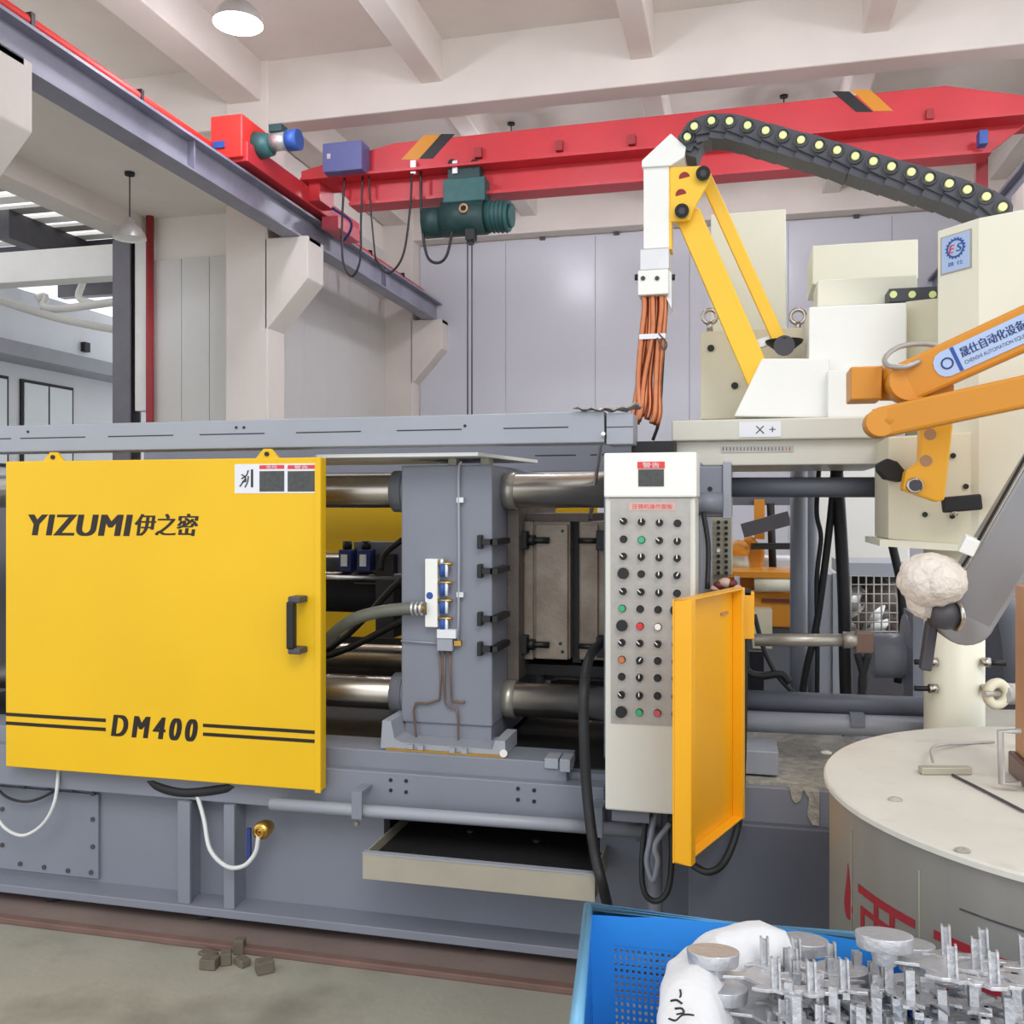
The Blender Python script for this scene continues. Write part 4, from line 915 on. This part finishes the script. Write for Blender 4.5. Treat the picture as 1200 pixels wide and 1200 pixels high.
cable('clear_tube', 'clear plastic tube looping below the door to the brass valve', [PY(230, 928, 3.0), PY(239, 960, 2.97), PY(246, 995, 2.93), PY(265, 1015, 2.92), PY(285, 1015, 2.92), PY(299, 1000, 2.93), PY(303, 980, 2.94)], .008, 'clear_tube', 'tube')
cable('drain_hose', 'dark hose sagging under the middle of the yellow door', [PY(165, 905, 3.02), PY(190, 922, 3.0), PY(220, 928, 3.0), PY(260, 924, 3.0), PY(292, 916, 3.02)], .02, 'rubber', 'hose')
cable('signal_cable', 'thin dark cable sagging across the left access cover', [PY(-8, 920, 3.03), PY(10, 935, 3.02), PY(35, 939, 3.02), PY(65, 926, 3.02), PY(88, 905, 3.03)], .005)
cable('panel_hose', 'black hose looping below the orange guard panel', [PY(872, 748, 2.95), PY(872, 800, 2.95), PY(870, 900, 2.93), PY(865, 965, 2.88), PY(850, 1008, 2.82), PY(830, 1022, 2.78), PY(806, 1010, 2.82)], .011)
cable('console_cable', 'black cable loop hanging under the operator console', [PY(786, 950, 2.85), PY(787, 1010, 2.82), PY(782, 1045, 2.8), PY(768, 1056, 2.8), PY(755, 1045, 2.8), PY(752, 1010, 2.82), PY(758, 950, 2.85)], .009)
cable('console_conduit', 'grey conduit loop hanging under the operator console', [PY(768, 950, 2.83), PY(762, 985, 2.81), PY(758, 1010, 2.8), PY(765, 1032, 2.79), PY(771, 1010, 2.79), PY(768, 990, 2.8), PY(785, 965, 2.83)], .009, 'grey')
cable('control_cable', 'black cable running down right behind the operator console', [PY(824, 600, 3.0), PY(830, 640, 2.98), PY(829, 690, 2.95)], .008)
cable('hanging_strap', 'flat grey strap hanging from the rail end to the die', [PY(707, 508, 2.985), PY(700, 548, 3.2), PY(692, 607, 3.42)], .007, 'alu', 'strap', 4, 4)
# crumpled sheet over the rail end
sh = MB(); n = 14; V = []; F = []
for i in range(n+1):
    for j in range(5):
        u = 674+i*5.2; x = xu(u, 3.02)
        prof = [(674, 480), (688, 479), (700, 484), (709, 487), (720, 484), (735, 478), (748, 474)]
        for (ua_, va_), (ub_, vb2) in zip(prof, prof[1:]):
            if ua_ <= u <= ub_+.01: vv = va_+(vb2-va_)*(u-ua_)/(ub_-ua_)
        z = max(1.812, zv(u, vv, 3.0))+.006*math.sin(i*1.9+j*1.3)+.004*j
        V.append((x, 2.98+j*.06, z))
for i in range(n):
    for j in range(4): F.append((i*5+j, (i+1)*5+j, (i+1)*5+j+1, i*5+j+1))
sh.add(V, F, True); so_ = sh.build('crumpled_sheet', 'faceplate'); md = so_.modifiers.new('thick', 'SOLIDIFY'); md.thickness = .004
tag(so_, 'crumpled pale plastic sheet lying on the end of the overhead rail', 'sheet')
# pipes and hoses behind the injection end
tag(MB().cyl(PY(936, 540, 3.95), PY(936, 868, 3.95), .034).build('vertical_pipe', 'grey_light'), 'thick grey vertical pipe behind the silver plunger rod', 'pipe')
tag(MB().cyl(PY(951, 540, 4.05), PY(951, 868, 4.05), .026).build('vertical_pipe', 'grey_light'), 'thin pale grey pipe right of the thick vertical pipe', 'pipe')
for lb, pts, r in (
    ('thin black hose running straight down beside the thin pale pipe', [(960, 545), (957, 600), (962, 630), (957, 680), (958, 760), (957, 868)], .009),
    ('slanting black hose crossing right of the thin pale pipe', [(978, 545), (975, 590), (967, 660), (957, 732), (943, 795), (937, 860)], .014),
    ('thickest black hose hanging in front of the white partition', [(980, 545), (985, 620), (989, 700), (991, 790), (993, 845)], .024),
    ('black hose coming down under the limit block of the ladle robot', [(1036, 590), (1046, 640), (1056, 690), (1058, 760), (1052, 800)], .016),
    ('black hose crossing under the rod end block to the left', [(1005, 765), (1012, 800), (1000, 840), (985, 860)], .013),
    ('black hose crossing under the rod end block to the right', [(1018, 765), (1010, 800), (1014, 830), (1020, 850)], .013),
    ('black hose bending left below the orange hinge box', [(873, 760), (875, 785), (890, 792), (915, 790), (925, 800)], .014),
    ('thin black cable slanting behind the plunger rod', [(884, 720), (895, 760), (910, 790), (932, 815)], .008)):
    cable('black_hose', lb, [PY(u, v, 3.8 if 'rod' not in lb and 'hinge' not in lb else 3.3) for u, v in pts], r, 'rubber', 'hose')
# ================================================================== THINGS BEHIND THE MACHINE
fpn = thing('far_control_panel', 'distant beige control panel with rows of dark buttons', 'control panel', PY(843, 672, 5.6))
MB().pb(827, 600, 858, 674, 5.6, .25).build('body', 'tray', fpn, bevel=.005)
for r in range(10):
    for c in range(3):
        p = PY(833+c*9, 612+r*6.6, 5.6); MB().cyl(p, p+Vector((0, -.02, 0)), .011, n=8).build('button', 'white' if (r, c) == (5, 1) else 'dark', fpn)
MB().box(xu(832, 5.65), 5.65, 0, xu(853, 5.65), 5.8, zv(843, 674, 5.6)).build('leg', 'tray', fpn)
fm = thing('far_machine', 'distant second machine with orange casing and pale cylinder', 'machine', PY(885, 740, 6.0))
MB().pb(815, 670, 930, 677, 5.9, .5).build('top_edge', 'amber', fm)
MB().cyl(PY(884, 684, 5.95), PY(932, 684, 5.95), .05).build('cylinder', 'cream', fm)
MB().pb(815, 677, 884, 690, 6.1, .4).build('rear_casing', 'amber', fm); MB().pb(870, 694, 932, 735, 6.0, .4).build('casing', 'amber', fm, bevel=.01)
MB().pb(882, 715, 905, 760, 5.8, .3).build('pump_block', 'cream_shade', fm); MB().pb(820, 735, 960, 905, 6.1, .3).build('base', 'grey', fm)
MB().pb(893, 702, 930, 706, 5.98, .03).build('casing_slot', 'maroon', fm)
fr = thing('far_robot', 'small distant amber robot beyond the upper frame tube', 'robot', PY(870, 672, 6.4))
MB().pp([(872, 672), (876, 640), (870, 632), (880, 628), (897, 645), (893, 672)], 6.4, .25).build('body', 'amber', fr, bevel=.02); MB().pb(884, 585, 896, 632, 6.4, .2).build('arm', 'amber', fr)
MB().ball(PY(866, 645, 6.35), .07, 8).build('joint', 'amber', fr); MB().cyl(PY(864, 672, 6.35), PY(866, 650, 6.35), .09, .06).build('pot', 'tray', fr)
MB().beam(PY(870, 622, 6.2), PY(925, 607, 6.2), .09, .1).build('boom', 'steel_dark', fr); MB().beam(PY(880, 640, 6.3), PY(926, 640, 6.3), .04, .05).build('boom', 'dark', fr)
MB().pb(858, 580, 930, 592, 6.5, .2).build('gantry', 'slate', fr)
MB().cyl(PY(903, 590, 6.5), PY(906, 680, 6.5), .025, n=8).build('leg', 'dark', fr)
tag(MB().pb(890, 653, 932, 672, 6.6, .3).build('paper_bundle', 'decal_white', bevel=.02), 'pale bundle of parts stacked beyond the far amber robot', 'bundle')
tag(MB().pb(952, 540, 1066, 680, 7.0, .12).build('white_partition', 'white', bevel=.01), 'white partition board behind the hanging black hoses', 'board')
cg = thing('grey_cabinet', 'grey floor cabinet behind the hanging black hoses', 'cabinet', PY(950, 870, 4.9))
MB().box(xu(958, 5.0), 5.0, 0, xu(980, 5.0), 5.4, zv(940, 672, 5.0)).build('body', 'grey_light', cg, bevel=.006); MB().pb(976, 672, 984, 862, 4.98, .05).build('edge_post', 'grey_light', cg)
wc = thing('wire_mesh_crate', 'wire mesh crate filled with scrap behind the shot cylinder', 'crate', PY(1025, 745, 5.6))
MB().pb(986, 676, 1064, 746, 6.15, .05).build('dark_back_plane', 'dark', wc); MB().pb(986, 660, 1064, 675, 5.6, .6).build('top_rail', 'grey_light', wc)  # dark plane added behind the wires to darken the crate inside
for i in range(9): MB().cyl(PY(988+i*9, 675, 5.6), PY(988+i*9, 745, 5.6), .0045, n=6).build('wire', 'faceplate', wc)
for i in range(6): MB().cyl(PY(986, 685+i*11, 5.6), PY(1064, 685+i*11, 5.6), .0045, n=6).build('wire', 'faceplate', wc)
for i in range(14):
    blob(PY(994+random.random()*62, 700+random.random()*40, 5.85), .08+.05*random.random(), 6, .4, 2, i*3.1).build('scrap_piece', 'die_dark' if i % 3 else 'alu', wc)
MB().box(xu(986, 5.6), 5.6, 0, xu(1064, 5.6), 6.2, zv(1025, 745, 5.6)).build('crate_base', 'steel_dark', wc)
# ================================================================== CRATE, SACK, CASTINGS
bz = .75
BC = [Vector((-.28, 1.736, 0)), Vector((-.205, 1.10, 0)), Vector((.25, 1.10, 0)), Vector((.275, 1.736, 0))]   # back left, front left, front right, back right
bk = thing('plastic_crate', 'tall blue perforated plastic crate holding the castings', 'crate', (.03, 1.42, 0))
cen_ = sum(BC, Vector())/4
def crate_pt(a, b, s, z, inn=0.0):             # along the wall a-b, drafted inwards towards the floor
    p = a.lerp(b, s); p = cen_+(p-cen_)*(1-.10*(1-z/bz)-inn); return Vector((p.x, p.y, z))
def slab(m, a, b, s0, s1, z0, z1, t=.012):
    V = [crate_pt(a, b, s, z, i) for i in (0, t) for s, z in ((s0, z0), (s1, z0), (s1, z1), (s0, z1))]
    return m.add(V, [(0, 1, 2, 3), (7, 6, 5, 4), (0, 1, 5, 4), (1, 2, 6, 5), (2, 3, 7, 6), (3, 0, 4, 7)])
for a, b, top, holes in ((BC[3], BC[0], bz, True), (BC[0], BC[1], bz, False), (BC[2], BC[3], bz, False), (BC[1], BC[2], .6, False)):
    fr_ = MB()
    if holes:
        slab(fr_, a, b, 0, .08, 0, top); slab(fr_, a, b, .92, 1, 0, top); slab(fr_, a, b, .08, .92, .69, top); slab(fr_, a, b, .08, .92, 0, .3)
        m = MB()
        for i in range(43): s = .08+i*.02; slab(m, a, b, s, min(.92, s+.009), .3, .69, .009)
        for i in range(33): z = .3+i*.012; slab(m, a, b, .08, .92, z, z+.0055, .0085)
        m.build('perforated_wall', 'blue', bk)
        fr_.build('back_frame', 'blue', bk)
    else: slab(fr_, a, b, 0, 1, 0, top).build('crate_wall', 'blue', bk)
MB().prism([(crate_pt(p, p, 0, 0).x, crate_pt(p, p, 0, 0).y) for p in BC], 0, .01, 'z').build('crate_floor', 'blue', bk)
MB().tube([BC[1]+Vector((0, 0, bz)), BC[0]+Vector((0, 0, bz)), BC[3]+Vector((0, 0, bz)), BC[2]+Vector((0, 0, bz))], .012, 10, 0).build('rim', 'blue_rim', bk)
sk = thing('woven_sack', 'white woven plastic sack lining the blue crate', 'sack', (.05, 1.42, .02))
sm = MB(); V = []; F = []; NU, NV = 72, 30
for j in range(NV+1):
    t = j/NV
    for i in range(NU):
        a = 2*math.pi*i/NU; ca, sa = math.cos(a), math.sin(a)
        sx = (abs(ca)**.6)*(1 if ca > 0 else -1); sy = (abs(sa)**.6)*(1 if sa > 0 else -1)
        if t < .6: s = .92+.08*math.sin(t/.6*math.pi*.5); z = .03+t/.6*.60
        else: q = (t-.6)/.4; s = max(.002, math.cos(q*math.pi/2)**.5); z = .63+.05*math.sin(q*math.pi/2)
        p = Vector((.07+sx*.19*s, 1.43+sy*.235*s, z))
        sst = lambda e0, e1, x: (lambda q: q*q*(3-2*q))(min(1, max(0, (x-e0)/(e1-e0))))
        p.z += min(1, max(0, (t-.35)/.22))*(max(sst(.03, -.06, p.x), sst(1.50, 1.60, p.y)*sst(.16, .05, p.x))*.155-.02)
        nn = mathutils.noise.noise(p*8)*.02+mathutils.noise.noise(p*22)*.009
        p += Vector((ca*nn, sa*nn, nn*.7)); V.append(p)
for j in range(NV):
    F += [(j*NU+i, j*NU+(i+1) % NU, (j+1)*NU+(i+1) % NU, (j+1)*NU+i) for i in range(NU)]
F.append(tuple(range(NU))); F.append(tuple(range(NV*NU, (NV+1)*NU)))
sm.add(V, F, True).build('sack_body', 'sack', sk)
from mathutils.bvhtree import BVHTree
bvh = BVHTree.FromPolygons(V, F)
for pts in (((786, 1173), (793, 1172), (799, 1176)), ((791, 1182), (799, 1182), (801, 1187), (793, 1189)), ((784, 1194), (792, 1196), (799, 1190), (806, 1189), (813, 1190)), ((797, 1160), (798, 1165), (797, 1169))):
    hits = [bvh.ray_cast(Vector((0, 0, CAMZ)), ray(u, v).normalized())[0] for u, v in pts]
    if all(h is not None for h in hits): MB().tube([h+(Vector((0, 0, CAMZ))-h).normalized()*.001 for h in hits], .0016, 6, 4).build('printed_mark', 'black', sk)
# castings
def make_casting():
    t = thing('aluminium_casting', '', 'casting', (0, 0, 0), 'raw aluminium castings piled on the sack')
    MB().cyl((0, 0, .014), (0, 0, .034), .038, .040, 40).cyl((0, 0, -.008), (0, 0, .0145), .016, .020, 24).build('biscuit', 'casting', t, bevel=.0015)
    m = MB()
    m.prism([(.0, -.012), (.045, -.012), (.07, -.05), (.11, -.075), (.125, -.07), (.10, -.04), (.085, -.012), (.15, -.02), (.185, -.055), (.20, -.05), (.18, -.012), (.225, .0), (.18, .012), (.20, .05), (.185, .055), (.15, .02), (.085, .012), (.10, .04), (.125, .07), (.11, .075), (.07, .05), (.045, .012), (.0, .012)], -.003, .002, 'z')
    m.build('runner', 'casting', t, bevel=.001)
    for i, (x, y) in enumerate(((.085, -.055), (.085, .055), (.135, -.06), (.135, .06), (.185, -.042), (.185, .042), (.12, .0))):
        m = MB(); c0 = []
        for k in range(18):
            a = 2*math.pi*k/18; r = .019*(1+.35*math.sin(4*a+i)*(k % 3 != 0)); c0.append((x+math.cos(a)*r*1.5, y+math.sin(a)*r))
        m.prism(c0, -.002, .003, 'z'); lug = m.build('casting_lug', 'casting', t, bevel=.0008)
        m = MB()
        for w0 in (-.0065, .0035): m.box(x+w0, y-.006, .003, x+w0+.003, y+.006, .043)
        m.box(x-.0035, y+.001, .003, x+.0035, y+.003, .040); m.build('channel_post', 'casting', lug)
        m = MB(); m.box(x+.02, y-.003, 0, x+.05, y+.003, .002); m.box(x+.042, y-.006, -.007, x+.052, y+.006, .002); m.build('overflow_tab', 'casting', lug)
    return t
pu = make_casting()
xa, xb = PY(836, 1128, 1.47), PY(1037, 1096, 1.44)
spots = [ # x, y, z, turn, label
 (xa.x, 1.47, .803, .12, 'topmost of the castings whose biscuits are stacked over the sack on the left'),
 (xa.x+.012, 1.455, .757, .05, 'middle one of the castings whose biscuits are stacked over the sack on the left'),
 (xa.x, 1.44, .712, .15, 'lowest of the castings whose biscuits are stacked over the sack on the left'),
 (xb.x, 1.44, .868, -.12, 'casting on top of the pile with its big round biscuit upright'),
 (xb.x+.06, 1.61, .785, -1.5, 'casting just under the big round biscuit, pointing to the front'),
 (xb.x+.13, 1.60, .77, -1.65, 'casting at the right of the pile, second layer, pointing to the front'),
 (xb.x+.04, 1.58, .725, -1.5, 'casting below the big round biscuit in the third layer'),
 (xb.x-.10, 1.63, .765, -1.3, 'casting at the back of the pile between the row of posts and the big biscuit'),
 (xb.x-.05, 1.54, .765, -1.75, 'casting in the middle of the pile pointing to the front'),
 (xb.x-.12, 1.52, .72, -1.4, 'casting low in the middle of the pile pointing to the front'),
 (xb.x+.17, 1.53, .735, -1.3, 'casting low at the front right of the pile'),
 (xb.x+.11, 1.50, .69, -1.6, 'lowest casting at the front right of the pile'),
 (xb.x-.04, 1.61, .735, -1.5, 'casting deep in the middle of the pile under the back castings'),
 (xb.x+.0, 1.49, .68, -1.5, 'lowest casting at the very front of the pile in the middle'),
]
for i, (x, y, z, r, lb) in enumerate(spots):
    tilt = Matrix.Rotation(-.16+random.uniform(-.02, .02), 3, 'X') @ Matrix.Rotation(random.uniform(-.03, .03), 3, 'Y') @ Matrix.Rotation(r, 3, 'Z')
    tilt = tilt.to_euler(); z -= .018
    if i == 0: o = pu; o.location = (x, y, z); o.rotation_euler = tilt
    else: o = copy_tree(pu, (x, y, z), tilt)
    o['label'] = lb
# ================================================================== BLOCKS ON THE FLOOR
for lb, u, v, s, r in (('grey block at the left end of the loose blocks', 246, 1134, (.055, .045, .035), .1), ('small block second from the left in the loose blocks', 265, 1129, (.035, .045, .04), .5),
    ('taller block standing at the back of the loose blocks', 281, 1117, (.035, .035, .05), .2), ('low block in the middle of the loose blocks', 284, 1131, (.05, .035, .025), -.5),
    ('dark block lying apart on the right of the loose blocks', 310, 1139, (.055, .045, .04), .7), ('flat thin chip behind the loose blocks', 244, 1119, (.06, .04, .012), -.3)):
    p = PZ(u, v, 0)
    z0 = 0.0
    o = MB().ob(Matrix.Translation((p.x, p.y, s[2]/2+.0)) @ Matrix.Rotation(r, 4, 'Z'), *s).build('floor_block', 'wood', bevel=.004)
    tag(o, lb, 'block', 'loose blocks on the floor')
